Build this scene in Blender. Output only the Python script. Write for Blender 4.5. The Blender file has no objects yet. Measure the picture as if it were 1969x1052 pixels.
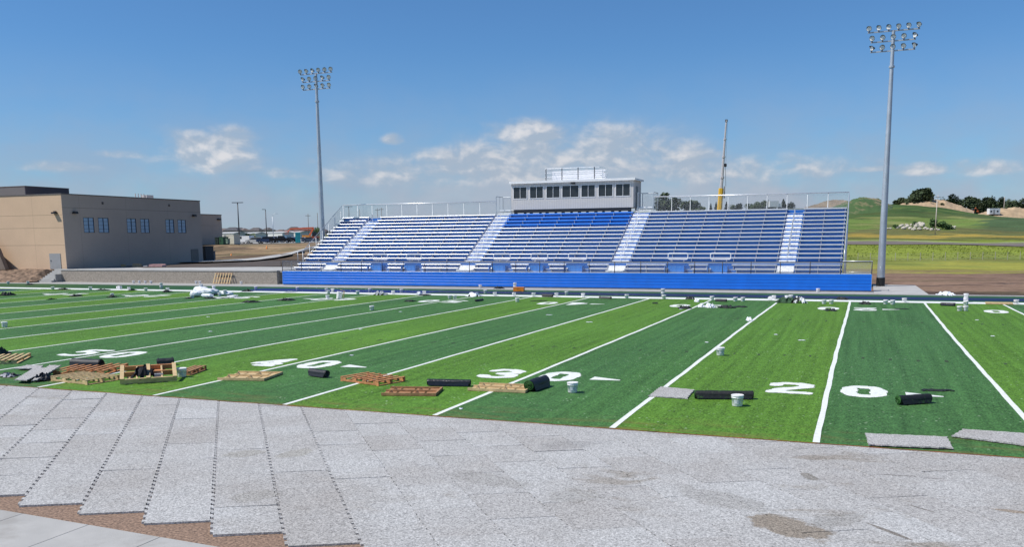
import bpy, math, random
from mathutils import Vector, Matrix, noise as MN
import numpy as np
random.seed(7)
S=bpy.context.scene; COL=S.collection
R=math.radians
# ---------------------------------------------------------------- camera
F,CX,CY,CZ,YAW,PIT,ROL,PPY=1701.33,.797,-19.755,4.418,-.3775,-.1483,-.0095,713.9
_c,_s=math.cos(YAW),math.sin(YAW)
FW=Vector((_s*math.cos(PIT),_c*math.cos(PIT),math.sin(PIT)))
_rt=Vector((_c,-_s,0)); _up=_rt.cross(FW)
RT=_rt*math.cos(ROL)+_up*math.sin(ROL); UP=-_rt*math.sin(ROL)+_up*math.cos(ROL)
CAM=Vector((CX,CY,CZ))
def ray(u,v): return FW*F+RT*(u-984.5)-UP*(v-PPY)
def onz(u,v,z=0.):
    d=ray(u,v); return CAM+d*((z-CZ)/d.z)
def ony(u,v,Y):
    d=ray(u,v); return CAM+d*((Y-CY)/d.y)
def onx(u,v,X):
    d=ray(u,v); return CAM+d*((X-CX)/d.x)
def proj(x,y,z):
    d=Vector((x,y,z))-CAM; w=d.dot(FW); return 984.5+F*d.dot(RT)/w, PPY-F*d.dot(UP)/w
def ondepth(u,v,dep):                      # horizontal depth from the camera
    d=ray(u,v); fh=Vector((_s,_c,0)); return CAM+d*(dep/d.dot(fh))
cam=bpy.data.cameras.new('camera'); co=bpy.data.objects.new('camera',cam); COL.objects.link(co)
M=Matrix((RT,UP,-FW)).transposed().to_4x4(); M.translation=CAM; co.matrix_world=M
cam.sensor_width=36; cam.lens=F/1969*36; cam.shift_y=(PPY-526)/1969; cam.clip_start=.1; cam.clip_end=30000
S.camera=co
# ---------------------------------------------------------------- light
L=Vector((.47,.34,-.82)).normalized()
sun=bpy.data.lights.new('sun','SUN'); sun.energy=3.9; sun.angle=R(.53); sun.color=(1,.955,.88)
so=bpy.data.objects.new('sun',sun); COL.objects.link(so); so.rotation_euler=L.to_track_quat('-Z','Y').to_euler()
S.view_settings.view_transform='Standard'; S.view_settings.look='None'; S.view_settings.exposure=0.3; S.view_settings.gamma=1
W=bpy.data.worlds.new('World'); S.world=W; W.use_nodes=True
# ---------------------------------------------------------------- node helpers
class NT:
    def __init__(s,tree): s.t=tree; s.n=tree.nodes; s.l=tree.links
    def add(s,typ,**k):
        n=s.n.new(typ)
        for a,b in k.items(): setattr(n,a,b)
        return n
    def setin(s,sock,v):
        if hasattr(v,'is_output'): s.l.new(v,sock)
        else:
            if isinstance(v,(tuple,list)) and sock.type=='RGBA' and len(v)==3: v=(*v,1)
            sock.default_value=v
    def m(s,op,a,b=0.,c=None,clamp=False):
        n=s.add('ShaderNodeMath',operation=op,use_clamp=clamp); s.setin(n.inputs[0],a); s.setin(n.inputs[1],b)
        if c is not None: s.setin(n.inputs[2],c)
        return n.outputs[0]
    def mix(s,f,a,b,bt='MIX'):
        n=s.add('ShaderNodeMix',data_type='RGBA',blend_type=bt); n.clamp_factor=True
        s.setin(n.inputs[0],f); s.setin(n.inputs[6],a); s.setin(n.inputs[7],b); return n.outputs[2]
    def noise(s,vec,scale,detail=4,rough=.55,dist=0.):
        n=s.add('ShaderNodeTexNoise'); s.l.new(vec,n.inputs['Vector']); n.inputs['Scale'].default_value=scale
        n.inputs['Detail'].default_value=detail; n.inputs['Roughness'].default_value=rough; n.inputs['Distortion'].default_value=dist
        return n.outputs['Fac']
    def mapr(s,v,a,b,c=0.,d=1.,smooth=False):
        n=s.add('ShaderNodeMapRange'); n.interpolation_type='SMOOTHSTEP' if smooth else 'LINEAR'
        s.setin(n.inputs[0],v)
        for i,x in enumerate((a,b,c,d)): s.setin(n.inputs[1+i],x)
        return n.outputs[0]
    def coord(s,scale=(1,1,1),kind='Object',rot=(0,0,0)):
        t=s.add('ShaderNodeTexCoord'); mp=s.add('ShaderNodeMapping'); s.l.new(t.outputs[kind],mp.inputs[0])
        mp.inputs['Scale'].default_value=scale; mp.inputs['Rotation'].default_value=rot; return mp.outputs[0]
    def pos(s,scale=(1,1,1),rot=(0,0,0)):
        g=s.add('ShaderNodeNewGeometry'); mp=s.add('ShaderNodeMapping'); s.l.new(g.outputs['Position'],mp.inputs[0])
        mp.inputs['Scale'].default_value=scale; mp.inputs['Rotation'].default_value=rot; return mp.outputs[0]
MATS={}
def mat(name,col=(.5,.5,.5),rough=.6,metal=0.,var=.15,scale=3.,bump=0.,bscale=30.,fn=None,spec=None,vscale=(1,1,1),world=False,grime=0.):
    if name in MATS: return MATS[name]
    m=bpy.data.materials.new(name); m.use_nodes=True; T=NT(m.node_tree); b=T.n['Principled BSDF']
    vec=T.pos(vscale) if world else T.coord(vscale)
    c=fn(T,vec) if fn else None
    if c is None:
        nz=T.noise(vec,scale,5); f=T.mapr(nz,.3,.7,1-var,1+var)
        mx=T.add('ShaderNodeMix',data_type='RGBA',blend_type='MULTIPLY'); mx.inputs[0].default_value=1
        mx.inputs[6].default_value=(*col,1); cb=T.add('ShaderNodeCombineColor')
        for i in range(3): T.l.new(f,cb.inputs[i])
        T.l.new(cb.outputs[0],mx.inputs[7]); c=mx.outputs[2]
        if grime:
            g=T.mapr(T.noise(vec,scale*.37,6,.7),.5,.72,0,grime); c=T.mix(g,c,(.16,.13,.10))
    T.l.new(c,b.inputs['Base Color'])
    b.inputs['Roughness'].default_value=rough; b.inputs['Metallic'].default_value=metal
    if spec is not None: b.inputs['Specular IOR Level'].default_value=spec
    if bump:
        n=T.noise(vec,bscale,4); bp=T.add('ShaderNodeBump'); bp.inputs['Strength'].default_value=bump; bp.inputs['Distance'].default_value=.02
        T.l.new(n,bp.inputs['Height']); T.l.new(bp.outputs[0],b.inputs['Normal'])
    MATS[name]=m; return m
# ---------------------------------------------------------------- sky with clouds at infinity
T=NT(W.node_tree); bg=T.n['Background']
sky=T.add('ShaderNodeTexSky',sky_type='NISHITA'); sky.sun_disc=False
sd=-L; sky.sun_elevation=math.asin(sd.z); sky.sun_rotation=math.atan2(sd.x,sd.y)
sky.air_density=1.0; sky.dust_density=.35; sky.ozone_density=2.2; sky.altitude=400
tc=T.add('ShaderNodeTexCoord'); sp=T.add('ShaderNodeSeparateXYZ'); T.l.new(tc.outputs['Generated'],sp.inputs[0])
az=T.m('MULTIPLY',T.m('ARCTAN2',sp.outputs[0],sp.outputs[1]),57.2958); el=T.m('MULTIPLY',T.m('ARCSINE',sp.outputs[2]),57.2958)
def azel(u,v):
    d=ray(u,v).normalized(); return math.degrees(math.atan2(d.x,d.y)),math.degrees(math.asin(d.z))
cv=T.add('ShaderNodeCombineXYZ'); T.l.new(az,cv.inputs[0]); T.l.new(T.m('MULTIPLY',el,1.55),cv.inputs[1])
n1=T.noise(cv.outputs[0],.42,10,.53,.2); n2=T.noise(cv.outputs[0],.22,5,.55)
# (px, py, half width px, half height px, strength) of each bank
CL=[(400,300,75,40,1.05),(440,275,50,26,.75),(352,305,40,26,.55),(430,325,85,14,.55),(540,336,50,14,.45),(105,324,75,13,.62),(240,298,60,11,.38),
    (1010,262,80,24,1.0),(1000,300,100,42,.8),(1150,300,160,52,.78),(960,335,280,34,.68),(1260,285,34,10,.6),(1330,302,70,14,.55),(1350,332,260,30,.62),(757,270,20,12,.55),
    (820,305,70,20,.5),(1520,325,90,18,.5),(1680,326,60,7,.6),(1770,328,50,13,.85),(1890,326,58,17,.8),(600,312,12,8,.5),(800,322,90,10,.42)]
tot=None
for (u,v,hw,hh,st) in CL:
    a,e=azel(u,v); a2,_=azel(u+hw,v); _,e2=azel(u,v-hh); wa=abs(a2-a); we=abs(e2-e)
    x=T.m('DIVIDE',T.m('SUBTRACT',az,a),wa); y=T.m('DIVIDE',T.m('SUBTRACT',el,e),we)
    # flatter bases: squash below the centre
    yy=T.m('MULTIPLY',y,T.mapr(y,-.3,.1,1.7,1.0))
    r=T.m('ADD',T.m('MULTIPLY',x,x),T.m('MULTIPLY',yy,yy))
    g=T.m('MULTIPLY',T.m('EXPONENT',T.m('MULTIPLY',r,-.75)),st)
    tot=g if tot is None else T.m('MAXIMUM',tot,g)
dens=T.m('ADD',tot,T.m('MULTIPLY',T.m('SUBTRACT',n1,.5),1.9))
al=T.m('MULTIPLY',T.mapr(dens,-.05,.75,0,1,True),T.mapr(tot,.06,.30,0,1,True))
veil=T.m('MULTIPLY',T.mapr(el,0.,12.,.85,0.,True),T.mapr(n2,.35,.62,.45,1.))
# brighter crowns: density compared with density a little further towards the sun
cv2=T.add('ShaderNodeCombineXYZ'); T.l.new(T.m('SUBTRACT',az,.22),cv2.inputs[0]); T.l.new(T.m('ADD',T.m('MULTIPLY',el,1.55),.55),cv2.inputs[1])
n3=T.noise(cv2.outputs[0],.42,10,.53,.2)
lit=T.m('MULTIPLY',T.mapr(T.m('SUBTRACT',n1,n3),-.08,.15,0,1,True),T.mapr(dens,.2,1.1,.3,1.))
ccol=T.mix(lit,(.33,.39,.47),(.66,.64,.64))
skc=T.add('ShaderNodeMix',data_type='RGBA',blend_type='MULTIPLY'); skc.inputs[0].default_value=1
T.l.new(sky.outputs[0],skc.inputs[6]); skc.inputs[7].default_value=(.043,.069,.093,1)
base=T.mix(veil,skc.outputs[2],(.285,.335,.435))
fc=T.add('ShaderNodeFloatCurve'); A0,A1=-62.,24.
T.l.new(T.mapr(az,A0,A1,0,1),fc.inputs['Value']); crv=fc.mapping.curves[0]
TOPS=[(-200,345),(0,338),(150,325),(300,318),(420,300),(560,335),(640,330),(760,300),(880,285),(960,262),(1060,255),(1170,262),(1300,285),(1400,298),(1500,315),(1650,328),(1800,325),(1969,322),(2200,330)]
pts=[((azel(u,v)[0]-A0)/(A1-A0),azel(u,v)[1]/20.) for u,v in TOPS]
crv.points[0].location=(0,pts[0][1]); crv.points[1].location=(1,pts[-1][1])
for q in pts: crv.points.new(*q)
fc.mapping.update()
etop=T.m('MULTIPLY',fc.outputs[0],20.)
hgt=T.m('SUBTRACT',T.m('ADD',etop,T.m('MULTIPLY',T.m('SUBTRACT',n1,.5),5.5)),el)
bank=T.m('MULTIPLY',T.mapr(hgt,-.3,2.6,0,1,True),T.mapr(T.noise(cv.outputs[0],.16,6,.6),.30,.62,.30,.80))
reg=T.m('MULTIPLY',T.mapr(az,-34.,-24.,.45,1.,True),T.mapr(az,-4.,3.,1.,.6,True))
base=T.mix(T.m('MULTIPLY',bank,reg),base,T.mix(lit,(.345,.385,.46),(.41,.435,.495)))
fin=T.mix(T.m('MULTIPLY',al,.8),base,ccol)
T.l.new(fin,bg.inputs[0]); bg.inputs[1].default_value=1.0
SKYN=(bg,skc)
# ---------------------------------------------------------------- mesh helpers
class MB:
    def __init__(s): s.v=[]; s.f=[]; s.mi=[]; s.cur=0
    def add(s,vs,fs):
        o=len(s.v); s.v+= [tuple(x) for x in vs]; s.f+=[tuple(i+o for i in f) for f in fs]; s.mi+=[s.cur]*len(fs); return s
    def box(s,x0,x1,y0,y1,z0,z1,M=None):
        vs=[Vector((x,y,z)) for z in (z0,z1) for y in (y0,y1) for x in (x0,x1)]
        if M is not None: vs=[M@q for q in vs]
        return s.add(vs,[(0,2,3,1),(4,5,7,6),(0,1,5,4),(2,6,7,3),(0,4,6,2),(1,3,7,5)])
    def tube(s,a,b,r0,r1=None,n=8,caps=True):
        a,b=Vector(a),Vector(b); r1=r0 if r1 is None else r1; d=(b-a).normalized()
        u=d.orthogonal().normalized(); w=d.cross(u)
        vs=[]
        for p,r in ((a,r0),(b,r1)):
            for i in range(n):
                t=2*math.pi*i/n; vs.append(p+u*(r*math.cos(t))+w*(r*math.sin(t)))
        fs=[(i,(i+1)%n,n+(i+1)%n,n+i) for i in range(n)]
        if caps: fs+=[tuple(reversed(range(n))),tuple(range(n,2*n))]
        return s.add(vs,fs)
    def path(s,pts,r,n=6,closed=False):
        pts=[Vector(p) for p in pts]; k=len(pts); o=[]; u=None
        for i in range(k):
            a=pts[i-1] if (closed or i>0) else pts[i]; b=pts[(i+1)%k] if (closed or i<k-1) else pts[i]
            d=(b-a).normalized()
            u=d.orthogonal().normalized() if u is None else (u-d*u.dot(d)).normalized()
            w=d.cross(u)
            o+=[pts[i]+u*(r*math.cos(2*math.pi*j/n))+w*(r*math.sin(2*math.pi*j/n)) for j in range(n)]
        fs=[]
        for i in range(k if closed else k-1):
            for j in range(n):
                fs.append((i*n+j,i*n+(j+1)%n,((i+1)%k)*n+(j+1)%n,((i+1)%k)*n+j))
        if not closed: fs+=[tuple(reversed(range(n))),tuple(range((k-1)*n,k*n))]
        return s.add(o,fs)
    def lathe(s,prof,n=16,c=(0,0,0),M=None):   # prof: (r,z)
        vs=[]
        for r,z in prof:
            for i in range(n):
                t=2*math.pi*i/n; q=Vector((r*math.cos(t),r*math.sin(t),z))
                if M is not None: q=M@q
                vs.append(q+Vector(c))
        fs=[]
        for k in range(len(prof)-1):
            for i in range(n): fs.append((k*n+i,k*n+(i+1)%n,(k+1)*n+(i+1)%n,(k+1)*n+i))
        return s.add(vs,fs)
    def prism(s,poly,z0,z1,M=None):             # poly in XY, ccw
        n=len(poly); vs=[Vector((x,y,z0)) for x,y in poly]+[Vector((x,y,z1)) for x,y in poly]
        if M is not None: vs=[M@q for q in vs]
        return s.add(vs,[tuple(reversed(range(n))),tuple(range(n,2*n))]+[(i,(i+1)%n,n+(i+1)%n,n+i) for i in range(n)])
    def extx(s,prof,x0,x1):                     # closed profile (y,z) extruded along X
        n=len(prof); vs=[(x0,y,z) for y,z in prof]+[(x1,y,z) for y,z in prof]
        return s.add(vs,[tuple(range(n)),tuple(reversed(range(n,2*n)))]+[(i,n+i,n+(i+1)%n,(i+1)%n) for i in range(n)])
    def quad(s,a,b,c,d): return s.add([a,b,c,d],[(0,1,2,3)])
    def build(s,name,m,parent=None,smooth=False,loc=None,rotz=0.):
        me=bpy.data.meshes.new(name); me.from_pydata(s.v,[],s.f)
        ms=m if isinstance(m,(list,tuple)) else [m]
        for q in ms: me.materials.append(q)
        if len(ms)>1: me.polygons.foreach_set('material_index',s.mi)
        if smooth: me.polygons.foreach_set('use_smooth',[True]*len(me.polygons))
        me.update()
        o=bpy.data.objects.new(name,me); COL.objects.link(o)
        if parent is not None: o.parent=parent
        if loc is not None: o.location=loc
        if rotz: o.rotation_euler.z=rotz
        return o
def tag(o,label=None,cat=None,group=None,kind=None):
    if label: o['label']=label
    if cat: o['category']=cat
    if group: o['group']=group
    if kind: o['kind']=kind
    return o
def empty(name,loc,rotz,label,cat,group=None):
    o=bpy.data.objects.new(name,None); COL.objects.link(o); o.location=loc; o.rotation_euler=(0,0,rotz); o.empty_display_size=.3
    return tag(o,label,cat,group)
def kids(o): return [x for x in COL.objects if x.parent==o]
KC={}
def dup(root,loc=None,rotz=None,label=None,scale=None,fix=True):
    if root.name not in KC: KC[root.name]=[(ch,list(kids(ch))) for ch in kids(root)]
    r=root.copy(); COL.objects.link(r)
    if loc is not None: r.location=loc
    if rotz is not None: r.rotation_euler.z=rotz
    if label: r['label']=label
    if scale: r.scale=scale if isinstance(scale,tuple) else (scale,)*3
    for ch,gs in KC[root.name]:
        c=ch.copy(); COL.objects.link(c); c.parent=r
        for g in gs:
            d=g.copy(); COL.objects.link(d); d.parent=c
    return r
def struct(name,mb,m,smooth=False): return tag(mb.build(name,m,smooth=smooth),kind='structure')
SP=4.572; WF=44.15
def lineX(k): return (20-k)/5*SP   # yard line k=20,25.. ; beyond the fifty k goes on to 100
# ================================================================ MATERIALS
def turf_fn(T,vec):
    p=T.pos(); s=T.add('ShaderNodeSeparateXYZ'); T.l.new(p,s.inputs[0]); X,Y=s.outputs[0],s.outputs[1]
    # mirror about the 50 (x=-27.43), stripes every 5 yards; ragged seam
    xw=T.m('ADD',X,T.m('MULTIPLY',T.m('SUBTRACT',T.noise(p,.35,2),.5),.12))
    d=T.m('ABSOLUTE',T.m('ADD',xw,27.432)); k=T.m('FLOOR',T.m('DIVIDE',d,SP)); par=T.m('MODULO',k,2.)
    st=T.pos((2.2,.05,1)); big=T.noise(T.pos(),.11,4); streak=T.noise(st,1.6,4); fine=T.noise(T.pos((1,.6,1)),17,3,.8); mid=T.noise(T.pos((1,.6,1)),4.5,4,.7)
    v=T.m('ADD',T.m('MULTIPLY',T.m('SUBTRACT',streak,.5),1.0),T.m('MULTIPLY',T.m('SUBTRACT',fine,.5),3.2))
    v=T.m('ADD',v,T.m('MULTIPLY',T.m('SUBTRACT',big,.5),.5)); v=T.m('ADD',v,T.m('MULTIPLY',T.m('SUBTRACT',mid,.5),1.3)); v=T.m('ADD',v,1.)
    c=T.mix(par,(.056,.138,.044),(.092,.194,.024))
    # other rows of tufts lean the other way: slow tint change from panel to panel
    pan=T.noise(T.pos((.22,.012,1)),1.,1); c=T.mix(T.mapr(pan,.35,.65,0,.30),c,(.075,.19,.03))
    mx=T.add('ShaderNodeMix',data_type='RGBA',blend_type='MULTIPLY'); mx.inputs[0].default_value=1; T.l.new(c,mx.inputs[6])
    cb=T.add('ShaderNodeCombineColor'); [T.l.new(v,cb.inputs[i]) for i in range(3)]; T.l.new(cb.outputs[0],mx.inputs[7]); c=mx.outputs[2]
    vo=T.add('ShaderNodeTexVoronoi'); vo.inputs['Scale'].default_value=5; T.l.new(T.pos(),vo.inputs['Vector'])
    fl=T.m('MULTIPLY',T.mapr(vo.outputs['Distance'],.10,.18,1,0),T.mapr(T.noise(T.pos(),1.3,3),.46,.64,0,.8)); c=T.mix(fl,c,(.42,.52,.36))
    br=T.m('MULTIPLY',T.mapr(Y,.1,2.0,1,0),T.mapr(T.noise(T.pos((.5,2.,1)),1.1,4),.48,.66,0,.5)); c=T.mix(br,c,(.20,.13,.05))
    return c
turfM=mat('turf',rough=.7,fn=turf_fn,bump=.5,bscale=18,spec=.12)
whiteM=mat('white_turf',(.74,.76,.72),.7,var=.16,scale=9,world=True,bump=.3,bscale=40)
def dturf(n,c): return mat(n,c,.6,var=.35,scale=1.3,vscale=(.35,1.6,1),world=True,spec=.3)
darkgreen=dturf('border_turf',(.022,.085,.018)); navyM=dturf('navy_turf',(.012,.022,.075)); brightnavy=dturf('blue_turf',(.008,.022,.13))
PATCH=[]
for (u0,v0,u1,v1,wd,stg,cc) in ((1440,985,1590,1040,.42,.75,(.21,.165,.115)),(1300,935,1500,990,.38,.30,(.20,.185,.16)),(860,905,1020,935,.38,.28,(.22,.205,.18)),(1030,860,1150,850,.42,.30,(.20,.195,.19)),(1040,955,1160,948,.42,.22,(.21,.20,.175)),(1560,1010,1660,990,.3,.35,(.19,.18,.16)),(1680,911,1770,916,.025,.8,(.06,.05,.045)),(1770,918,1830,920,.02,.8,(.06,.05,.045)),(1735,966,1800,985,.03,.6,(.09,.07,.055)),(1655,1000,1760,1040,.05,.7,(.12,.095,.07)),(1545,908,1565,922,.12,.6,(.15,.13,.10)),(1930,980,1975,985,.08,.6,(.24,.17,.10)),(430,875,520,866,.3,.35,(.23,.21,.16)),(530,880,606,862,.25,.3,(.23,.21,.15)),(440,960,540,948,.35,.3,(.23,.215,.18)),(40,1005,60,1040,.4,.5,(.28,.2,.11))):
    a=onz(u0,v0); c=onz(u1,v1); PATCH.append(((a.x+c.x)/2,(a.y+c.y)/2,max(.3,(c-a).length/2),wd,math.atan2(c.y-a.y,c.x-a.x),stg,cc))
def pad_fn(T,vec):
    p=T.pos(); g=T.add('ShaderNodeNewGeometry'); rnd=g.outputs['Random Per Island']
    w=T.add('ShaderNodeTexWhiteNoise',noise_dimensions='1D'); T.l.new(T.m('MULTIPLY',rnd,91.7),w.inputs['W'])
    fine=T.noise(p,30,2,.75); f2=T.noise(p,75,2,.8)
    v=T.m('ADD',T.m('MULTIPLY',T.m('SUBTRACT',fine,.5),2.6),T.m('MULTIPLY',T.m('SUBTRACT',f2,.5),2.2))
    v=T.m('ADD',1.,v)
    c=T.mix(rnd,(.425,.420,.410),(.388,.376,.362)); c=T.mix(T.mapr(w.outputs[0],.55,1,0,.9),c,(.45,.448,.44))
    c=T.mix(T.mapr(T.noise(p,.35,4,.6),.45,.7,0,.5),c,(.31,.285,.26))
    st=T.m('MULTIPLY',T.mapr(T.noise(T.pos((.6,1.2,1)),.55,6,.62,.8),.56,.63,0,.55),T.mapr(T.noise(p,.11,2),.45,.62,0,1)); c=T.mix(st,c,(.21,.175,.13))
    for (cx_,cy_,ra,rb,an,stg,cc) in PATCH:
        q=T.pos(); s_=T.add('ShaderNodeSeparateXYZ'); T.l.new(q,s_.inputs[0]); dx=T.m('SUBTRACT',s_.outputs[0],cx_); dy=T.m('SUBTRACT',s_.outputs[1],cy_); ca_,sa_=math.cos(an),math.sin(an)
        e1=T.m('DIVIDE',T.m('ADD',T.m('MULTIPLY',dx,ca_),T.m('MULTIPLY',dy,sa_)),ra); e2=T.m('DIVIDE',T.m('SUBTRACT',T.m('MULTIPLY',dy,ca_),T.m('MULTIPLY',dx,sa_)),rb)
        rr=T.m('ADD',T.m('SQRT',T.m('ADD',T.m('MULTIPLY',e1,e1),T.m('MULTIPLY',e2,e2))),T.m('MULTIPLY',T.m('SUBTRACT',T.noise(q,1.6,6,.65),.5),2.0))
        c=T.mix(T.mapr(rr,.85,1.02,stg,0),c,cc)
    mx=T.add('ShaderNodeMix',data_type='RGBA',blend_type='MULTIPLY'); mx.inputs[0].default_value=1; T.l.new(c,mx.inputs[6])
    cb=T.add('ShaderNodeCombineColor'); [T.l.new(v,cb.inputs[i]) for i in range(3)]; T.l.new(cb.outputs[0],mx.inputs[7]); return mx.outputs[2]
padM=mat('shock_pad',rough=.9,fn=pad_fn,bump=.6,bscale=60,spec=.2)
gravelM=mat('gravel',(.25,.165,.115),.95,var=.6,scale=22,world=True,bump=1,bscale=30)
concM=mat('concrete',(.36,.35,.33),.85,var=.12,scale=1.5,world=True,bump=.2,bscale=30,grime=.35)
concL=mat('pale_concrete',(.42,.41,.39),.85,var=.12,scale=.8,world=True,grime=.3)
alum=mat('brushed_aluminium',(.68,.69,.73),.34,.6,var=.06,scale=2)
alumW=mat('ribbed_aluminium',(.86,.87,.89),.5,.35,var=.12,scale=6)
galv=mat('galvanised_steel',(.50,.54,.58),.5,.6,var=.12,scale=1.2)
darkmetal=mat('dark_metal',(.03,.03,.035),.5,.2)
postM=mat('rail_post_metal',(.055,.055,.06),.45,.3)
blueM=mat('blue_panel',(.004,.155,.68),.32,.0,var=.08,scale=1.,spec=.6)
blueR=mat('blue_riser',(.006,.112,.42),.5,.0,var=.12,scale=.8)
glassD=mat('dark_glass',(.03,.035,.04),.08,.0,var=.05)
bucketM=mat('white_plastic',(.84,.81,.81),.45,var=.06,scale=8,grime=.15)
blackM=mat('black_backing',(.012,.013,.018),.55,var=.3,scale=6,bump=.3,bscale=40)
blackS=mat('black_wrap',(.014,.014,.017),.28,var=.3,scale=6,bump=.5,bscale=14)
woodM=mat('pallet_wood',(.46,.29,.14),.8,var=.3,scale=5,vscale=(1,6,1),bump=.3)
woodO=mat('pallet_wood_orange',(.50,.22,.09),.8,var=.35,scale=5,vscale=(1,6,1),bump=.3)
woodP=mat('pallet_wood_pale',(.55,.40,.21),.8,var=.25,scale=5,vscale=(1,6,1),bump=.3)
woodG=mat('pallet_wood_worn',(.36,.19,.09),.85,var=.4,scale=5,vscale=(1,6,1),bump=.3)
# chain link: real holes between the wires
def chain_mat():
    m=bpy.data.materials.new('chain_link'); m.use_nodes=True; T=NT(m.node_tree); b=T.n['Principled BSDF']; out=T.n['Material Output']
    b.inputs['Base Color'].default_value=(.42,.43,.45,1); b.inputs['Metallic'].default_value=.5; b.inputs['Roughness'].default_value=.5
    p=T.pos(); s=T.add('ShaderNodeSeparateXYZ'); T.l.new(p,s.inputs[0]); h=T.m('ADD',s.outputs[0],s.outputs[1]); z=s.outputs[2]
    a=T.m('ABSOLUTE',T.m('SUBTRACT',T.m('FRACT',T.m('MULTIPLY',T.m('ADD',h,z),14.)),.5)); c=T.m('ABSOLUTE',T.m('SUBTRACT',T.m('FRACT',T.m('MULTIPLY',T.m('SUBTRACT',h,z),14.)),.5))
    w=T.m('MAXIMUM',T.m('LESS_THAN',a,.045),T.m('LESS_THAN',c,.045))
    tr=T.add('ShaderNodeBsdfTransparent'); mx=T.add('ShaderNodeMixShader'); T.l.new(w,mx.inputs[0]); T.l.new(tr.outputs[0],mx.inputs[1]); T.l.new(b.outputs[0],mx.inputs[2]); T.l.new(mx.outputs[0],out.inputs[0])
    return m
chainM=chain_mat()
#@@PART2
# ================================================================ GROUND
FH=Vector((_s,_c,0)); RH=Vector((_c,-_s,0))
def lerp(a,b,t): return a+(b-a)*max(0,min(1,t))
def interp(tab,x):
    if x<=tab[0][0]: return tab[0][1]
    for (a,b),(c,d) in zip(tab,tab[1:]):
        if x<=c: return b+(d-b)*(x-a)/(c-a)
    return tab[-1][1]
def zrow(u,row,dep): return ondepth(u,row,dep).z
RIDGE=[(1200,407),(1500,403),(1600,398),(1640,398),(1700,392),(1760,394),(1850,405),(1920,415),(1969,419),(2200,422)]
_zc={}
def zr(u,dep):
    k=round(u/8)
    if k not in _zc:
        uu=k*8; o=max(-.5,min(1.6,(uu-1640)/330))*3.2
        tab=[(0,-.06),(108,-.06)]
        for d,row in ((156,501+o*.8),(160,497+o),(176,474.5+o),(181,470.5+o),(194,465.5+o*.9),(197,464.5+o*.9),(240,449+o*.7),(300,422+o*.4)): tab.append((d,zrow(uu,row,d)))
        rr=interp(RIDGE,uu); zt=zrow(uu,rr,370); tab+=[(370,zt),(390,zt-.2),(450,zt-.5),(9000,zt+20)]
        _zc[k]=tab
    return interp(_zc[k],dep)
_lt=None
def zl(u,dep):
    global _lt
    if _lt is None: _lt=[(0,1.36),(142,1.38),(170,zrow(500,489,170)),(230,zrow(500,469.3,230)),(430,zrow(500,463.5,430)),(900,zrow(500,453,900)),(1500,zrow(500,450.5,1500)),(9000,zrow(500,450.5,1500)+30)]
    return interp(_lt,dep)
def uof(x,y):
    d=Vector((x,y,0))-Vector((CX,CY,0)); w=d.dot(FH)
    if w<1: return (3000 if d.dot(RH)>0 else -900),w
    return 984.5+F*1.0115*d.dot(RH)/w, w
def gz(x,y):
    u,w=uof(x,y); u=max(-900,min(3000,u))
    if y<57.4 or w<40: return -.06
    a=zl(u,w)
    a=-.06+(a+.06)*(max(0,min(1,(y-57.6)/(3.2 if x<-88.3 else 6))) if x<-55.9 else max(0,min(1,(y-72)/18)))
    b=zr(u,w); t=max(0,min(1,(u-640)/560)); t=t*t*(3-2*t)
    z=a*(1-t)+b*t
    if u<640 and 142<w<230: z+=max(0,min(1,(w-142)/14))*max(0,min(1,(230-w)/12))*(.5*MN.fractal(Vector((x*.045,y*.045,0)),.8,2.,5)+.1)
    if u>1300 and w>232: z+=min(1,(w-232)/25)*.55*MN.fractal(Vector((x*.03,y*.03,3.)),.8,2.,5)
    if w>110: z+=.10*math.sin(x*.13+y*.07)+.06*math.sin(x*.31-y*.23)
    return z
BROWN=(.20,.135,.085); DK=(.075,.055,.042)
def gcol(x,y):
    u,w=uof(x,y); n=max(-1,min(1,1.5*MN.fractal(Vector((x*.06,y*.09,0)),.7,2.1,5)))
    if w<50: return (.21,.14,.10)
    if u<640 or (x<-55 and w<300):
        m2=1.5*MN.fractal(Vector((x*.05,y*.05,7.)),.7,2.1,5)
        if w<101: return (.24,.165,.105) if x<-88 else BROWN
        if w<142+n*5: return DK
        if w<232: return (.12,.085,.055) if (m2>.18 or w<152+14*n) else ((.29,.20,.12) if n>-.25 else (.20,.155,.085))
        if w<430: return (.30,.29,.27)
        return (.14,.15,.07)
    o=max(-.5,min(1.6,(u-1640)/330))
    lim=108+n*2.5-o*4
    if w<lim:
        q=1.6*MN.fractal(Vector((x*.07,y*.22,1.)),.7,2.1,5)
        if y<59+q*2.2 and x>5: return (.075,.052,.04)
        if w>lim-26 and q>.55: return (.15,.095,.068)
        return (.215,.14,.098) if q>-.3 else (.18,.118,.085)
    if w<lim+8+n*14: return (.23,.185,.075)
    if w<157+n*3: return (.265,.262,.05) if n<.35 else (.19,.215,.045)
    if w<163+n*4: return (.17,.21,.045)
    if w<181: return (.20,.245,.04)
    if w<206+n*3: return (.19,.24,.035)
    if w<216+n*8: return (.12,.13,.035)
    if w<238+n*9: return (.32,.235,.05) if n<.4 else (.20,.17,.05)
    if w<256+n*12: return (.12,.13,.045)
    if u>1890+n*40 and w>246: return (.065,.105,.045)
    if w<312+n*14+(u-1800)*.03: return (.13,.19,.045) if n<.3 else (.19,.215,.07)
    return (.055,.10,.03) if n<.45 else (.10,.145,.04)
ts=[-9,-5,-3,-2.2]+[-1.7+i*.0085 for i in range(401)]+[2.2,3,5,9]
ds=[1,20,38,50]; d_=56.
while d_<9500: ds.append(d_); d_*=(1.011 if d_<460 else 1.05)
vs=[];cs=[]
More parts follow.
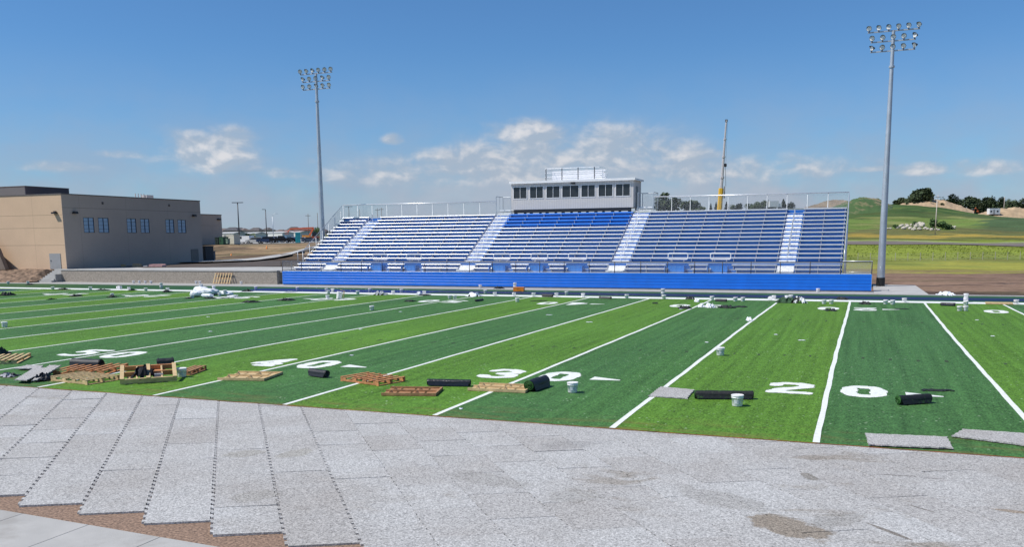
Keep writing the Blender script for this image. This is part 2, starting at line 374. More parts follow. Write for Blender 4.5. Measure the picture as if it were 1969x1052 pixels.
for d in ds:
    for t in ts:
        p=Vector((CX,CY,0))+FH*d+RH*(d*t); vs.append((p.x,p.y,gz(p.x,p.y))); cs.append((*gcol(p.x,p.y),1))
nt=len(ts); fs=[(i*nt+j,i*nt+j+1,(i+1)*nt+j+1,(i+1)*nt+j) for i in range(len(ds)-1) for j in range(nt-1)]
b0=len(vs)
for d,t in ((1,-9000),(1,9000),(-9000,-9000),(-9000,9000)):
    p=Vector((CX,CY,0))+FH*d+RH*t; vs.append((p.x,p.y,-.06)); cs.append((.21,.14,.10,1))
fs.append((b0,b0+2,b0+3,b0+1))
def ground_fn(T,vec):
    at=T.add('ShaderNodeVertexColor'); at.layer_name='zone'; p=T.pos()
    far=T.noise(T.pos((.35,1.,1)),.11,6,.65); fine=T.noise(p,1.4,5,.7); v=T.m('ADD',T.m('MULTIPLY',T.m('SUBTRACT',fine,.5),1.5),T.m('MULTIPLY',T.m('SUBTRACT',far,.5),1.7))
    v=T.m('ADD',v,1.); mx=T.add('ShaderNodeMix',data_type='RGBA',blend_type='MULTIPLY'); mx.inputs[0].default_value=1; T.l.new(at.outputs[0],mx.inputs[6])
    cb=T.add('ShaderNodeCombineColor'); [T.l.new(v,cb.inputs[i]) for i in range(3)]; T.l.new(cb.outputs[0],mx.inputs[7]); c=mx.outputs[2]
    return T.mix(T.mapr(T.noise(T.pos((.4,1,1)),.05,4,.6),.52,.68,0,.35),c,(.20,.17,.07))
groundM=mat('ground_soil_and_grass',rough=.95,fn=ground_fn,bump=.6,bscale=3,spec=.1,world=True)
gm=MB(); gm.v=vs; gm.f=fs
go=gm.build('ground',groundM,smooth=True); tag(go,kind='structure')
ca=go.data.color_attributes.new('zone','FLOAT_COLOR','POINT'); ca.data.foreach_set('color',np.array(cs,dtype=np.float32).ravel())
# ---- sheets along terrain contours
def strip(name,m,u0,u1,f0,f1,lift=.05,n=60):
    b=MB(); pts=[]
    for i in range(n+1):
        u=u0+(u1-u0)*i/n; row=[]
        for k in range(7):
            dd=f0(u)+(f1(u)-f0(u))*k/6; p=Vector((CX,CY,0))+FH*dd+RH*(dd*(u-984.5)/(F*1.0115)); row.append((p.x,p.y,gz(p.x,p.y)+lift))
        pts+=row
    b.v=pts; b.f=[(i*7+k,(i+1)*7+k,(i+1)*7+k+1,i*7+k+1) for i in range(n) for k in range(6)]; b.mi=[0]*len(b.f)
    return tag(b.build(name,m,smooth=True),kind='structure')
asph=mat('asphalt',(.165,.135,.115),.9,var=.15,scale=.4,world=True)
strip('road',asph,1560,2700,lambda u:181.5,lambda u:194.,.12)
strip('kerb',concL,1560,2700,lambda u:194.3,lambda u:195.8,.22)
strip('parking_lot',mat('parking_concrete',(.33,.32,.30),.9,var=.15,scale=.1,world=True),380,640,lambda u:233.,lambda u:425.,.15)
strip('terrace_drive',mat('dark_soil',(.075,.056,.045),.95,var=.4,scale=.5,world=True),150,540,lambda u:107.,lambda u:135.,.06)
# curved path climbing the brown slope on the left
b=MB(); P_=[(545,(474.5,478)),(560,(485,489)),(535,(490,494.5)),(500,(494,499)),(470,(497.5,501.5)),(430,(499.5,503)),(390,(501,504)),(340,(502,505))]
P_=[(640,466,469),(600,474,478),(560,484.5,489),(530,490,495),(500,494.5,499),(470,497.5,501),(430,499.5,502.3),(390,501,503.5),(330,502.3,504.5)]
pth=[]
for u,r0,r1 in P_:
    for r in (r0,r1):
        d=150.
        for _ in range(60):
            p=ondepth(u,r,d); d+= (p.z-gz(p.x,p.y)-.3)*6 ; d=max(110,min(330,d))
        p=ondepth(u,r,d); pth.append((p.x,p.y,gz(p.x,p.y)+.3))
b.v=pth; b.f=[(2*i,2*i+1,2*i+3,2*i+2) for i in range(len(P_)-1)]; b.mi=[0]*len(b.f)
tag(b.build('path',concL),kind='structure')
# ================================================================ FIELD
b=MB(); xs=[-100+i*2 for i in range(66)]
b.v=[(x,y,0) for y in (0,WF+.2) for x in xs]+[(x,0,-.045) for x in xs]; n=len(xs)
b.f=[(i,i+1,n+i+1,n+i) for i in range(n-1)]+[(2*n+i,2*n+i+1,i+1,i) for i in range(n-1)]
struct('turf_field',b,turfM)
b=MB()
for k in range(0,101,5):
    X=lineX(k); pts=[]; w=.07; ny=60
    ph=random.random()*6
    for j in range(ny+1):
        y=.02+(WF-.02)*j/ny; kink=.03*math.sin(y*.13+ph)+.008*math.sin(y*1.3+ph)
        e0=w+random.uniform(-.008,.008); e1=w+random.uniform(-.008,.008)
        pts+=[(X+kink-e0,y,.006),(X+kink+e1,y,.006)]
    o=len(b.v); b.add(pts,[(2*j,2*j+1,2*j+3,2*j+2) for j in range(ny)])
struct('yard_lines',b,whiteM)
b=MB(); b.quad((-74,WF,.010),(40,WF,.010),(40,WF+1.75,.010),(-74,WF+1.75,.010)); struct('sideline',b,whiteM)
b=MB(); b.quad((-74.2,WF+.0,.008),(-100,WF,.008),(-100,WF+1.75,.008),(-74.2,WF+1.75,.008)); b.f=[tuple(reversed(f)) for f in b.f]; struct('end_zone_border',b,whiteM)
b=MB(); b.quad((-100,WF+1.76,-.004),(40,WF+1.76,-.004),(40,52.35,-.004),(-100,52.35,-.004)); struct('border_turf',b,darkgreen)
b=MB(); b.quad((-33,47.3,.002),(40,47.3,.002),(40,50.3,.002),(-33,50.3,.002)); struct('navy_strip',b,navyM)
b=MB(); b.quad((-52,46.3,.002),(-33.01,46.3,.002),(-33.01,50.0,.002),(-52,50.0,.002)); struct('blue_strip',b,brightnavy)
b=MB(); b.box(-100,40,52.36,52.95,-.06,.05); struct('kerb',b,concL)
b=MB(); b.quad((-100,52.96,-.02),(1.6,52.96,-.02),(1.6,57.6,-.02),(-100,57.6,-.02)); struct('apron',b,concM)
b=MB(); b.prism([(1.61,52.96),(5.4,52.96),(5.1,66.8),(1.61,66.8)],-.06,.03); struct('pole_pad',b,concL)
b=MB(); p0=onz(0,559.5); b.quad((-100,40.6,.009),(-75.2,40.6,.009),(-75.2,42.6,.009),(-100,42.6,.009)); struct('end_zone_marking',b,brightnavy)
b=MB(); b.quad((-60,-.028,-.004),(40,-.028,-.004),(40,-.0,-.004),(-60,-.0,-.004)); struct('edge_marking_line',b,mat('orange_paint',(.45,.12,.05),.8,var=.8,scale=1.5,world=True))
# digits
DG={'2':[[(.17,1.42),(.22,1.68),(.5,1.83),(.8,1.82),(1.08,1.62),(1.05,1.32),(.8,1.05),(.4,.72),(.17,.22),(.6,.24),(1.12,.2)]],
 '3':[[(.17,1.5),(.35,1.78),(.7,1.83),(1.05,1.6),(1.0,1.25),(.62,1.05)],[(.62,.98),(1.08,.8),(1.1,.45),(.8,.2),(.4,.18),(.15,.45)]],
 '4':[[(.88,.18),(.88,1.82)],[(.88,1.82),(.5,1.25),(.15,.68)],[(.15,.66),(1.12,.66)],[(.6,.2),(1.12,.2)]],
 '5':[[(1.1,1.82),(.25,1.82),(.22,1.2),(.6,1.28),(1.0,1.1),(1.1,.7),(.95,.32),(.55,.18),(.15,.32)]],
 '1':[[(.3,1.5),(.65,1.82),(.65,.2)],[(.3,.18),(1.0,.18)]],'0':[]}
def inside(ch,x,y):
    if ch=='0':
        a=abs((x-.625)/.625)**2.3+abs((y-1)/1.)**2.3
        return a<1 and not (abs(x-.625)<.17 and abs(y-1)<.52)
    for pl in DG[ch]:
        for (ax,ay),(bx,by) in zip(pl,pl[1:]):
            t=max(0,min(1,((x-ax)*(bx-ax)+(y-ay)*(by-ay))/((bx-ax)**2+(by-ay)**2)))
            if math.hypot((x-ax-t*(bx-ax))*.92,y-ay-t*(by-ay))<.2: return True
    return False
def digit(b,ch,x0,y0,flip,h=2.0):
    c=.035; nx=int(1.3/c); ny=int(2.05/c); jit={}
    def P(i,j):
        if (i,j) not in jit:
            x,y=i*c+random.uniform(-.01,.01),j*c+random.uniform(-.01,.01)
            x*=1; y*=h/2
            jit[(i,j)]=(x0+1.25-x,y0+h-y,.0075) if flip else (x0+x,y0+y,.0075)
        return jit[(i,j)]
    ws=random.random()*9
    for i in range(nx):
        for j in range(ny):
            x,y=(i+.5)*c,(j+.5)*c
            if inside(ch,x+.02*math.sin(y*9+ws),y+.02*math.sin(x*11+ws)): b.add([P(i,j),P(i+1,j),P(i+1,j+1),P(i,j+1)],[(0,1,2,3)])
def wedge(b,x0,y0,flip,pts=((0,.62),(0,.0),(.95,.12),(.95,.24))):
    q=[((x0+x),(y0+(.62-y if flip else y))) for x,y in pts]
    b.add([(x,y,.0075) for x,y in q],[(0,1,2,3)])
for k,a in ((50,'5'),(40,'4'),(30,'3'),(20,'2'),(10,'1')):
    X=lineX(k); b=MB(); digit(b,a,X-1.68,6.02+.03*(50-k)/10,False); digit(b,'0',X+.33,6.05+.03*(50-k)/10,False)
    if k<50: wedge(b,X+2.05,6.75,False)
    struct('yard_number',b,whiteM)
for kk in range(10,100,10):
    k=kk; X=lineX(k); a=str(min(k,100-k)//10); b=MB(); digit(b,'0',X-1.75,36.85,True,2.3); digit(b,a,X+.38,36.85,True,2.3)
    if k<50: wedge(b,X+1.95,37.7,True)
    if k>50: wedge(b,X-2.0,37.7,True,((0,.62),(0,.0),(-.95,.12),(-.95,.24)))
    struct('yard_number',b,whiteM)
# small dark cut-outs waiting for hash marks
b=MB()
for Y in (14.6,29.6):
    for k in range(10,95):
        if k%5==0: continue
        X=lineX(k); w=random.uniform(.03,.06); l=random.uniform(.14,.24); y=Y+random.uniform(-.12,.12)
        b.quad((X-w,y-l,.005),(X+w,y-l,.005),(X+w,y+l,.005),(X-w,y+l,.005))
struct('hash_mark_cutouts',b,mat('cutout_backing',(.03,.05,.02),.9,var=.4,scale=20,world=True))
# ---------------------------------------------------------------- near side: gravel bed, loose pads, sidewalk
b=MB(); b.quad((-60,-9.9,-.05),(40,-9.9,-.05),(40,.3,-.05),(-60,.3,-.05)); struct('gravel_bed',b,gravelM)
b=MB(); X=-40.9
while X<20:
    yo=-9.53-.045*(X+12.6); b.prism([(X+.008,yo-6),(X+1.512,yo-6),(X+1.512,yo-.068),(X+.008,yo)],-.07,-.025); X+=1.52
struct('sidewalk',b,mat('sidewalk_concrete',(.40,.39,.37),.85,var=.10,scale=1.2,world=True,bump=.3,bscale=60,grime=.6))
dd=Vector((-.632,.775)); wv=Vector((.968,.497)); stp=Vector((1.398,-.03)); B0=Vector((-6.907,-9.418)); PW=wv.length; wu=wv.normalized()
rg=random.Random(3); b=MB(); TL=1.46
def teeth(t): return (.045 if i<2 else .02) if int((t+100)/.13)%2 else 0.
for i in range(-16,18):
    base=B0+stp*i; t0=0 if i<=1 else -3*TL; t=t0+rg.uniform(-.0,.06)
    openg=lerp(.030,.0015,(i+4)/5.5) if i>-5 else .020
    while True:
        if (base+dd*t).y>.25: break
        tl=TL; g=openg*rg.uniform(.5,1.25)
        ee=t+tl-.004
        # outline
        left=[];right=[]; q=t
        while q<ee-1e-4:
            nx=min(ee,(math.floor(q/.13+1e-6)+1)*.13); o=teeth(q+.02)
            left+=[(o+g*.5,q),(o+g*.5,nx)]; right+=[(PW-g*.5+o,q),(PW-g*.5+o,nx)]; q=nx
        poly=right+list(reversed(left))
        jit=rg.uniform(-.006,.006); zt=-.014+rg.uniform(-.004,.003); tilt=rg.uniform(-.003,.003)
        W2=[base+wu*a+dd*(bb+jit+(.03 if a>PW*.55 else 0)) for a,bb in poly]
        W2=[Vector((p.x,min(p.y,.3))) for p in W2]
        nn=len(W2); ta=rg.uniform(-.006,.006); tb=rg.uniform(-.005,.005)
        v=[(p.x,p.y,min(-.004,zt+ta*(pp[0]-PW/2)+tb*(pp[1]-t-tl/2))) for p,pp in zip(W2,poly)]+[(p.x,p.y,-.048) for p in W2]
        b.add(v,[tuple(range(nn))]+[(k,nn+k,nn+(k+1)%nn,(k+1)%nn) for k in range(nn)])
        t+=tl
struct('shock_pad_floor',b,padM)
#@@PART3
# ================================================================ GRANDSTAND
Y0,Z0,Y1,Z1=59.0,2.68,66.6,6.97; NR=13; DY=(Y1-Y0)/(NR-1); DZ=(Z1-Z0)/(NR-1)
XL=ony(584,493.8,Y0).x*.5+ony(657.7,414.6,Y1).x*.5; XR=-.85
FYW=56.35; WXL,WXR=-54.55,1.40; ZD=1.42
ais=[(-50.25,-48.85),(-35.15,-33.6),(-20.5,-18.95),(-5.95,-4.6)]
secs=[(XL,ais[0][0])]+[(ais[i][1],ais[i+1][0]) for i in range(3)]+[(ais[3][1],XR)]
gs=empty('grandstand',((XL+XR)/2,FYW,0),0,'long aluminium grandstand with bright blue front wall and blue risers behind the field','grandstand')
ox,oy=gs.location.x,gs.location.y
def gb(b,name,m,parent=None,**k):
    par=parent or gs; dx=(ox,oy,0)
    b.v=[(x-dx[0],y-dx[1],z) for x,y,z in b.v]; return b.build(name,m,par,**k)
def plank_prof(y,z,w=.27,h=.12,r=.048,n=6):
    pr=[]
    for cy,cz,a0 in ((y+r,z-r,180),(y+w-r,z-r,90),(y+w-.004,z-h,0),(y+.004,z-h,0)):
        if a0 in (180,90):
            for i in range(n+1):
                a=R(a0-90*i/n); pr.append((cy+r*math.cos(a),cz+r*math.sin(a)))
        else: pr.append((cy,cz))
    return pr
bays=[(-44.91,-43.24),(-41.1,-39.5),(-31.83,-30.14),(-28.05,-26.41),(-24.39,-22.66),(-15.22,-13.5),(-11.55,-9.84)]
def bench(x0,x1,y,z,fb,m,blue=False):
    b=MB(); b.extx(plank_prof(y,z),x0,x1); b.cur=1
    n=max(1,round((x1-x0)/1.83)); 
    for i in range(n+1):
        x=x0+.12+(x1-x0-.24)*i/n; b.box(x-.018,x+.018,y+.05,y+.22,z-.40,z-.121)
        b.box(x-.05,x+.05,y-.012,y-.002,z-.10,z-.06)
    return gb(b,'seat_bench',[m,alum] if m is not alum else [alum,alum])
blueSeat=mat('blue_seat',(.006,.20,.78),.32,.0,var=.06,scale=.8,spec=.6)
for i in range(NR):
    y=Y0+DY*i; z=Z0+DZ*i
    for si,(x0,x1) in enumerate(secs):
        bench(x0+.03,x1-.03,y,z,z-.43,blueSeat if (si==2 and i>=NR-4) else alum)
# two lower rows in front of the cross aisle, broken by the wheelchair bays
low=[(57.15,1.78),(57.78,2.11)]
for r,(y,z) in enumerate(low):
    for si,(x0,x1) in enumerate(secs):
        cuts=[c for c in bays if x0<c[0]<x1]; a=x0+.03
        for c in cuts: 
            bench(a,c[0]-.15+.35*(1-r),y,z,0,alum); a=c[1]+.15+.35*(1-r)
        bench(a,x1-.03,y,z,0,alum)
# footboards
def fb(y0,y1,z,x0=XL,x1=XR):
    b=MB(); b.box(x0,x1,y0,y1,z-.05,z); return gb(b,'footboard',alum)
fb(FYW-.02,56.95,ZD,WXL,WXR); fb(56.95,57.42,ZD+.001+.0,XL,XR) if False else None
fb(57.42,58.05,1.68); fb(58.05,59.27,2.25); 
for i in range(1,NR): fb(Y0+DY*(i-1)+.275,Y0+DY*i+.27,Z0+DZ*i-.43)
fb(Y1+.275,Y1+.5,Z1-.09)
# risers
def riser(y,z0,z1,x0=XL,x1=XR,m=None):
    b=MB(); pr=[(y,z0),(y+.012,z0),(y+.012,z1),(y,z1)]
    zz=(z0+z1)/2; pr=[(y,z0),(y+.012,z0),(y+.012,z1),(y,z1),(y,zz+.012),(y+.008,zz),(y,zz-.012)]; b.extx(pr,x0,x1); return gb(b,'riser_panel',m or blueR)
riser(57.405,ZD,1.628); riser(58.035,1.682,2.198)
for i in range(NR-1): riser(Y0+DY*i+.262,Z0+DZ*i-.428,Z0+DZ*(i+1)-.482)
riser(Y1+.262,Z1-.428,Z1-.142)
# deck of the front walkway and wheelchair bays
b=MB(); b.box(WXL,WXR,56.951,57.40,ZD-.05,ZD-.002); gb(b,'front_deck',alumW)
for c in bays:
    b=MB(); b.box(c[0]-.05,c[1]-.15,57.36,57.385,ZD,1.98); b.box(c[0]-.09,c[0]-.05,57.0,57.9,ZD,1.98); b.box(c[1]-.15,c[1]-.11,57.0,57.9,ZD,1.98)
    for k in range(1,4):
        x=c[0]+(c[1]-c[0])*k/4; b.box(x-.012,x+.012,57.345,57.359,ZD,1.98)
    gb(b,'bay_panel',mat('bay_blue',(.03,.20,.60),.45,var=.08,scale=2))
    b=MB(); cx=(c[0]+c[1])/2; hw=(c[1]-c[0])/2; z0,z1=2.52,3.06; pts=[]
    for sx,a0 in ((1,-90),(1,0),(-1,90),(-1,180)):
        cz=z0+.14 if a0 in (-90,180) else z1-.14
        for k in range(5):
            a=R(a0+22.5*k); pts.append((cx+sx*(hw-.14)+.14*math.cos(a),58.10,cz+.14*math.sin(a)))
    b.path(pts,.038,6,True)
    for s in (-.6,.6): b.tube((cx+hw*s,58.12,2.2),(cx+hw*s,58.12,z0),.022)
    gb(b,'guard_rail_loop',mat('loop_white',(.90,.90,.90),.5,var=.03),smooth=True)
railM=mat('rail_aluminium',(.82,.83,.85),.35,.5,var=.05)
# aisle steps
for ai,(x0,x1) in enumerate(ais):
    b=MB(); top=NR if ai in (1,2) else NR-1
    b.box(x0,x1,56.75,57.379,ZD+.003,ZD+.17); b.box(x0,x1,57.38,57.70,ZD+.0,ZD+.34) ; b.box(x0,x1,57.701,58.049,1.6,1.98); gb(b,'lower_steps',mat('step_aluminium',(.92,.92,.92),.55,.1,var=.10,scale=5)); b=MB()
    for i in range(top):
        y=Y0+DY*i; z=Z0+DZ*i-.43
        if i>0: b.box(x0,x1,y-.36,y+.26,z-.06,z+.012)
        b.box(x0,x1,y-.06,y+.262,z+.05,z+.178)
    if ai in (1,2):
        for j in range(4):
            b.box(x0+.08,x1+.1,Y1+.3+.25*j,Y1+.56+.25*j,Z1-.32+.17*j+.2,Z1-.25+.17*j+.2)
    gb(b,'aisle_steps',mat('step_aluminium',(.92,.92,.92),.55,.1,var=.10,scale=5))
    b=MB(); cx=(x0+x1)/2
    for i in range(0,NR-1,2):
        y=Y0+DY*i-.1; z=Z0+DZ*i-.43; pts=[(cx,y,z),(cx,y,z+.86),(cx,y+.1,z+.95),(cx,y+DY*1.25,z+.95+DZ*1.2),(cx,y+DY*1.4,z+.9+DZ*1.4),(cx,y+DY*1.4,z+.1+DZ*1.0)]
        b.path(pts,.02,6); b.path([(cx,y,z+.5),(cx,y+DY*1.4,z+.5+DZ*1.4)],.014,5)
    gb(b,'handrail',galv if ai==3 else railM,smooth=True)
# front wall of ribbed blue boards
b=MB(); n=5; zb,zt=.06,1.385; hh=(zt-zb)/n; pr=[(FYW+.03,zb),(FYW+.03,zt)]
for i in range(n):
    z1_=zt-hh*i; z0_=z1_-hh; pr+=[(FYW-.005,z1_-.001),(FYW-.020,z1_-.020),(FYW-.036,z1_-.032),(FYW-.036,z0_+.045),(FYW-.028,z0_+.02),(FYW-.004,z0_+.008)]
b.extx(pr,WXL,WXR); gb(b,'front_wall',blueM,smooth=False)
b=MB(); b.box(WXR+.002,WXR+.03,FYW-.04,57.4,.06,1.37); b.box(WXL-.03,WXL-.002,FYW-.04,57.4,.06,1.37); gb(b,'end_panel',mat('end_panel_metal',(.25,.42,.70),.4,.3,var=.05))
b=MB(); b.box(WXL,WXR,FYW+.06,FYW+.3,-.05,.055); gb(b,'front_footing',concM)
# front rail
b=MB(); b.tube((WXL,FYW,2.42),(WXR,FYW,2.34),.03); b.tube((WXL,FYW,1.52),(WXR,FYW,1.50),.018); gb(b,'front_top_rail',mat('grey_rail',(.15,.155,.16),.4,.5,var=.05),smooth=True)
x=WXL
while x<WXR+.1:
    b=MB(); b.tube((x,FYW-.01,1.4),(x,FYW-.01,2.40),.034); gb(b,'rail_post',postM,smooth=True); x+=(WXR-WXL)/24.
b=MB(); b.quad((WXL,FYW+.02,1.5),(WXR,FYW+.02,1.5),(WXR,FYW+.02,2.33),(WXL,FYW+.02,2.38)); gb(b,'front_rail_mesh',chainM)
# right and left returns of the front walkway
for X,xi in ((WXR,XR),(WXL,XL)):
    b=MB(); b.path([(X,FYW,1.45),(X,FYW,2.38),(X,57.9,2.38),(X,57.9,1.45)],.035); b.path([(X,57.9,2.38),(xi,58.0,2.38)],.03); b.path([(X,57.9,1.5),(xi,58.0,1.5)],.02); gb(b,'return_rail',railM,smooth=True)
    b=MB(); b.quad((X,FYW,1.5),(X,57.9,1.5),(X,57.9,2.36),(X,FYW,2.36)); b.quad((X,57.9,1.5),(xi,58,1.5),(xi,58,2.36),(X,57.9,2.36)); gb(b,'return_mesh',chainM)
# side rails climbing with the seats
for X in (XL-.12,XR+.12):
    b=MB(); b.path([(X,58.1,2.2),(X,58.1,3.3),(X,59.0,3.35),(X,Y1+.35,Z1+1.35)],.03)
    b.path([(X,59.0,2.4),(X,Y1+.35,Z1+.1)],.02)
    for k in range(0,NR,2): b.tube((X,Y0+DY*k,0 if X>XR else .0),(X,Y0+DY*k,Z0+DZ*k+.68),.03)
    gb(b,'side_rail',railM if X>XR else galv,smooth=True)
    b=MB(); b.quad((X,59.0,2.4),(X,Y1+.35,Z1+.1),(X,Y1+.35,Z1+1.33),(X,59.0,3.33)); gb(b,'side_mesh',chainM)
# back rail with chain link
PBX0,PBX1=-33.35,-20.35
GY=Y1+.5
for a,c in ((XL-.12,-35.25),(-18.6,XR+.12)):
    b=MB(); b.tube((a,GY,Z1+1.40),(c,GY,Z1+1.36),.04); gb(b,'back_top_rail',railM,smooth=True)
    b=MB(); n=round((c-a)/1.85)
    for i in range(n+1): x=a+(c-a)*i/n; b.tube((x,GY+.03,-.05),(x,GY+.03,Z1+1.36),.03,n=6)
    b.tube((a,GY,Z1-.02),(c,GY,Z1-.02),.02); gb(b,'back_rail_posts',galv,smooth=True)
    b=MB(); b.quad((a,GY+.06,Z1-.05),(c,GY+.06,Z1-.05),(c,GY+.06,Z1+1.34),(a,GY+.06,Z1+1.38)); gb(b,'back_mesh',chainM)
# landings with gates next to the press box
for a,c in ((-35.25,-33.6),(-20.15,-18.6)):
    zt=Z1+1.85; b=MB(); 
    for x in (a,c): b.tube((x,GY,Z1-.1),(x,GY,zt),.035); b.tube((x,GY+1.9,0),(x,GY+1.9,zt),.035); b.tube((x,GY,zt),(x,GY+1.9,zt),.03)
    b.tube((a,GY+1.9,zt),(c,GY+1.9,zt),.035); b.path([(a+.02,GY,Z1+.2),(a+.02,GY,zt-.02),(a+.02+(0 if a<-30 else .0),GY+.95,zt-.02),(a+.02,GY+.95,Z1+.2)],.025,6,True)
    b.box(a,c,GY+.02,GY+1.9,Z1+.28,Z1+.35); gb(b,'landing_rail',galv,smooth=False)
    b=MB(); b.quad((a,GY+1.92,Z1+.3),(c,GY+1.92,Z1+.3),(c,GY+1.92,zt),(a,GY+1.92,zt)); b.quad((c,GY,Z1+.3),(c,GY+1.9,Z1+.3),(c,GY+1.9,zt),(c,GY,zt)); gb(b,'landing_mesh',chainM)
# steel frames under the seats
for k in range(0,15):
    b=MB(); X=XL+.25+(XR-XL-.5)*k/14
    for j in (0,3,6,9,12): b.box(X-.06,X+.06,Y0+DY*j+.02,Y0+DY*j+.14,-.06,Z0+DZ*j-.5)
    b.tube((X,58.7,1.6),(X,Y1+.2,Z1-.8),.07,n=4)
    b.tube((X,Y0,.2),(X,Y1,Z1-1.4),.035,n=4)
    gb(b,'steel_frame',galv)
# ================================================================ PRESS BOX
PY=67.0; PZ0,PZ1=ony(1100,401,PY).z,ony(1100,349.5,PY).z
PX0,PX1=ony(983.3,401,PY).x,ony(1217.5,399,PY).x
DP=3.2
pb=empty('press_box',((PX0+PX1)/2,PY,0),0,'light grey press box with seven dark windows standing over the grandstand','press box')
def pbb(b,name,m,parent=None,**k):
    b.v=[(x-pb.location.x,y-PY,z) for x,y,z in b.v]; return b.build(name,m,parent or pb,**k)
def siding_fn(T,vec):
    s=T.add('ShaderNodeSeparateXYZ'); T.l.new(vec,s.inputs[0]); h=T.m('ADD',s.outputs[0],s.outputs[1])
    f=T.m('FRACT',T.m('MULTIPLY',h,4.0)); g=T.m('LESS_THAN',f,.10); c=T.mix(T.noise(vec,1.2,4),(.54,.51,.485),(.61,.58,.55)); return T.mix(g,c,(.42,.40,.385))
sid=mat('press_box_siding',rough=.6,fn=siding_fn)
ux=[(985.5+3,1012.5),(1019,1044),(1051,1076.5),(1081,1113),(1118,1144.5),(1151,1178),(1184,1211.5)]
crp=[(543,640),(667,764),(792,890),(911,1034),(1056,1157),(1186,1290),(1317,1422)]
wins=[]
for a,c in crp:
    ua,uc=850+a/3.938,850+c/3.938
    xa,xc=ony(ua,370,PY).x,ony(uc,370,PY).x; wins.append((xa,xc))
WZ0,WZ1=PZ0+(PZ1-PZ0)*.43,PZ0+(PZ1-PZ0)*.86
b=MB(); t=.12
# front wall pieced round the openings
xs_=[PX0]+[q for w in wins for q in w]+[PX1]
b.box(PX0,PX1,PY,PY+t,PZ0,WZ0); b.box(PX0,PX1,PY,PY+t,WZ1,PZ1)
for i in range(0,len(xs_),2): b.box(xs_[i],xs_[i+1],PY+.001,PY+t,WZ0,WZ1)
b.box(PX0,PX0+t,PY+t,PY+DP,PZ0,PZ1); b.box(PX0+t,PX1-t,PY+DP-t,PY+DP,PZ0,PZ1); b.box(PX1-t,PX1,PY+t,PY+DP,PZ0,PZ1); b.box(PX0+t,PX1-t,PY+t,PY+DP-t,PZ0,PZ0+.1)
pbb(b,'wall',sid)
rf=MB(); rf.box(PX0-.12,PX1+.22,PY-.25,PY+DP+.2,PZ1+.002,PZ1+.13); 
rfo=pbb(rf,'roof',mat('roof_white',(.78,.78,.78),.6,var=.05))
b=MB(); b.box(PX0-.13,PX1+.23,PY-.265,PY-.252,PZ1-.03,PZ1+.20); b.box(PX1+.222,PX1+.235,PY-.25,PY+DP+.2,PZ1-.03,PZ1+.16); pbb(b,'fascia',mat('fascia_white',(.80,.80,.80),.5,var=.05),rfo)
frM=mat('window_frame_pale',(.72,.71,.70),.5,var=.05)
for xa,xc in wins:
    b=MB(); e=.07
    b.box(xa-e,xc+e,PY-.03,PY-.003,WZ1,WZ1+e); b.box(xa-e,xc+e,PY-.03,PY-.003,WZ0-e,WZ0); b.box(xa-e,xa,PY-.03,PY-.003,WZ0,WZ1); b.box(xc,xc+e,PY-.03,PY-.003,WZ0,WZ1)
    xm=(xa+xc)/2; b.box(xm-.02,xm+.02,PY-.028,PY+.05,WZ0,WZ1)
    w=pbb(b,'window',frM); b=MB(); b.box(xa,xm-.021,PY+.03,PY+.05,WZ0,WZ1); b.box(xm+.021,xc,PY+.03,PY+.05,WZ0,WZ1); pbb(b,'pane',glassD,w)
b=MB(); b.box(PX1+.002,PX1+.03,PY+1.0,PY+1.9,PZ0+.05,PZ0+2.1); pbb(b,'door',mat('press_door',(.12,.13,.15),.5))
b=MB(); b.box(-26.95,-26.6,PY-.32,PY-.02,PZ1-.22,PZ1-.04,); b.tube((-26.8,PY-.02,PZ1-.1),(-26.8,PY-.3,PZ1-.2),.05); pbb(b,'loudspeaker',darkmetal)
b=MB()
for i in range(8):
    X=PX0+.4+(PX1-PX0-.8)*i/7; b.box(X-.15,X+.15,PY+.1,PY+.3,-.06,PZ0-.02); b.box(X-.12,X+.12,PY+DP-.3,PY+DP-.1,-.06,PZ0-.02)
b.box(PX0+.3,PX1-.3,PY+.05,PY+.35,PZ0-.32,PZ0-.01); pbb(b,'support_posts',darkmetal)  # beam and posts coloured dark to read as shaded openings below the box
# filming platform on the roof
rx0,rx1=ony(1048,344,PY+.3).x,ony(1152,343,PY+.3).x; rz=PZ1+.13
rp=empty('roof_platform',((rx0+rx1)/2,PY+1.5,rz),0,'white filming platform with railed bench boards on top of the press box','platform')
def rb(b,name,m): b.v=[(x-rp.location.x,y-rp.location.y,z-rz) for x,y,z in b.v]; return b.build(name,m,rp,smooth=False)
H=ony(1100,322.5,PY+.3).z-rz
b=MB(); b.box(rx0,rx1,PY+.3,PY+2.6,rz+.06,rz+.12); rb(b,'deck',alumW)
b=MB()
for k in range(5): b.box(rx0,rx1,PY+2.55,PY+2.6,rz+.25+k*(H-.3)/5,rz+.25+k*(H-.3)/5+.14)
rb(b,'back_boards',mat('white_boards',(.80,.80,.82),.5,.1,var=.05))
b=MB()
for k in (1.,.68,.36): b.path([(rx0,PY+2.6,rz+H*k),(rx0,PY+.3,rz+H*k),(rx1,PY+.3,rz+H*k),(rx1,PY+2.6,rz+H*k)],.022 if k<1 else .03)
rb(b,'rails',railM)
for i in range(4):
    X=rx0+.12+(rx1-rx0-.6)*i/3; b=MB(); b.box(X-.035,X+.035,PY+.24,PY+.30,rz,rz+H); rb(b,'post',postM)
b=MB(); X=rx1
for k in range(4): b.box(X+.05,X+.6,PY+1.2,PY+1.45,rz+.25+k*.28,rz+.31+k*.28)
b.box(X+.1,X+.14,PY+1.2,PY+1.24,rz,rz+1.1); b.box(X+.5,X+.54,PY+1.2,PY+1.24,rz,rz+1.1); rb(b,'side_steps',railM)
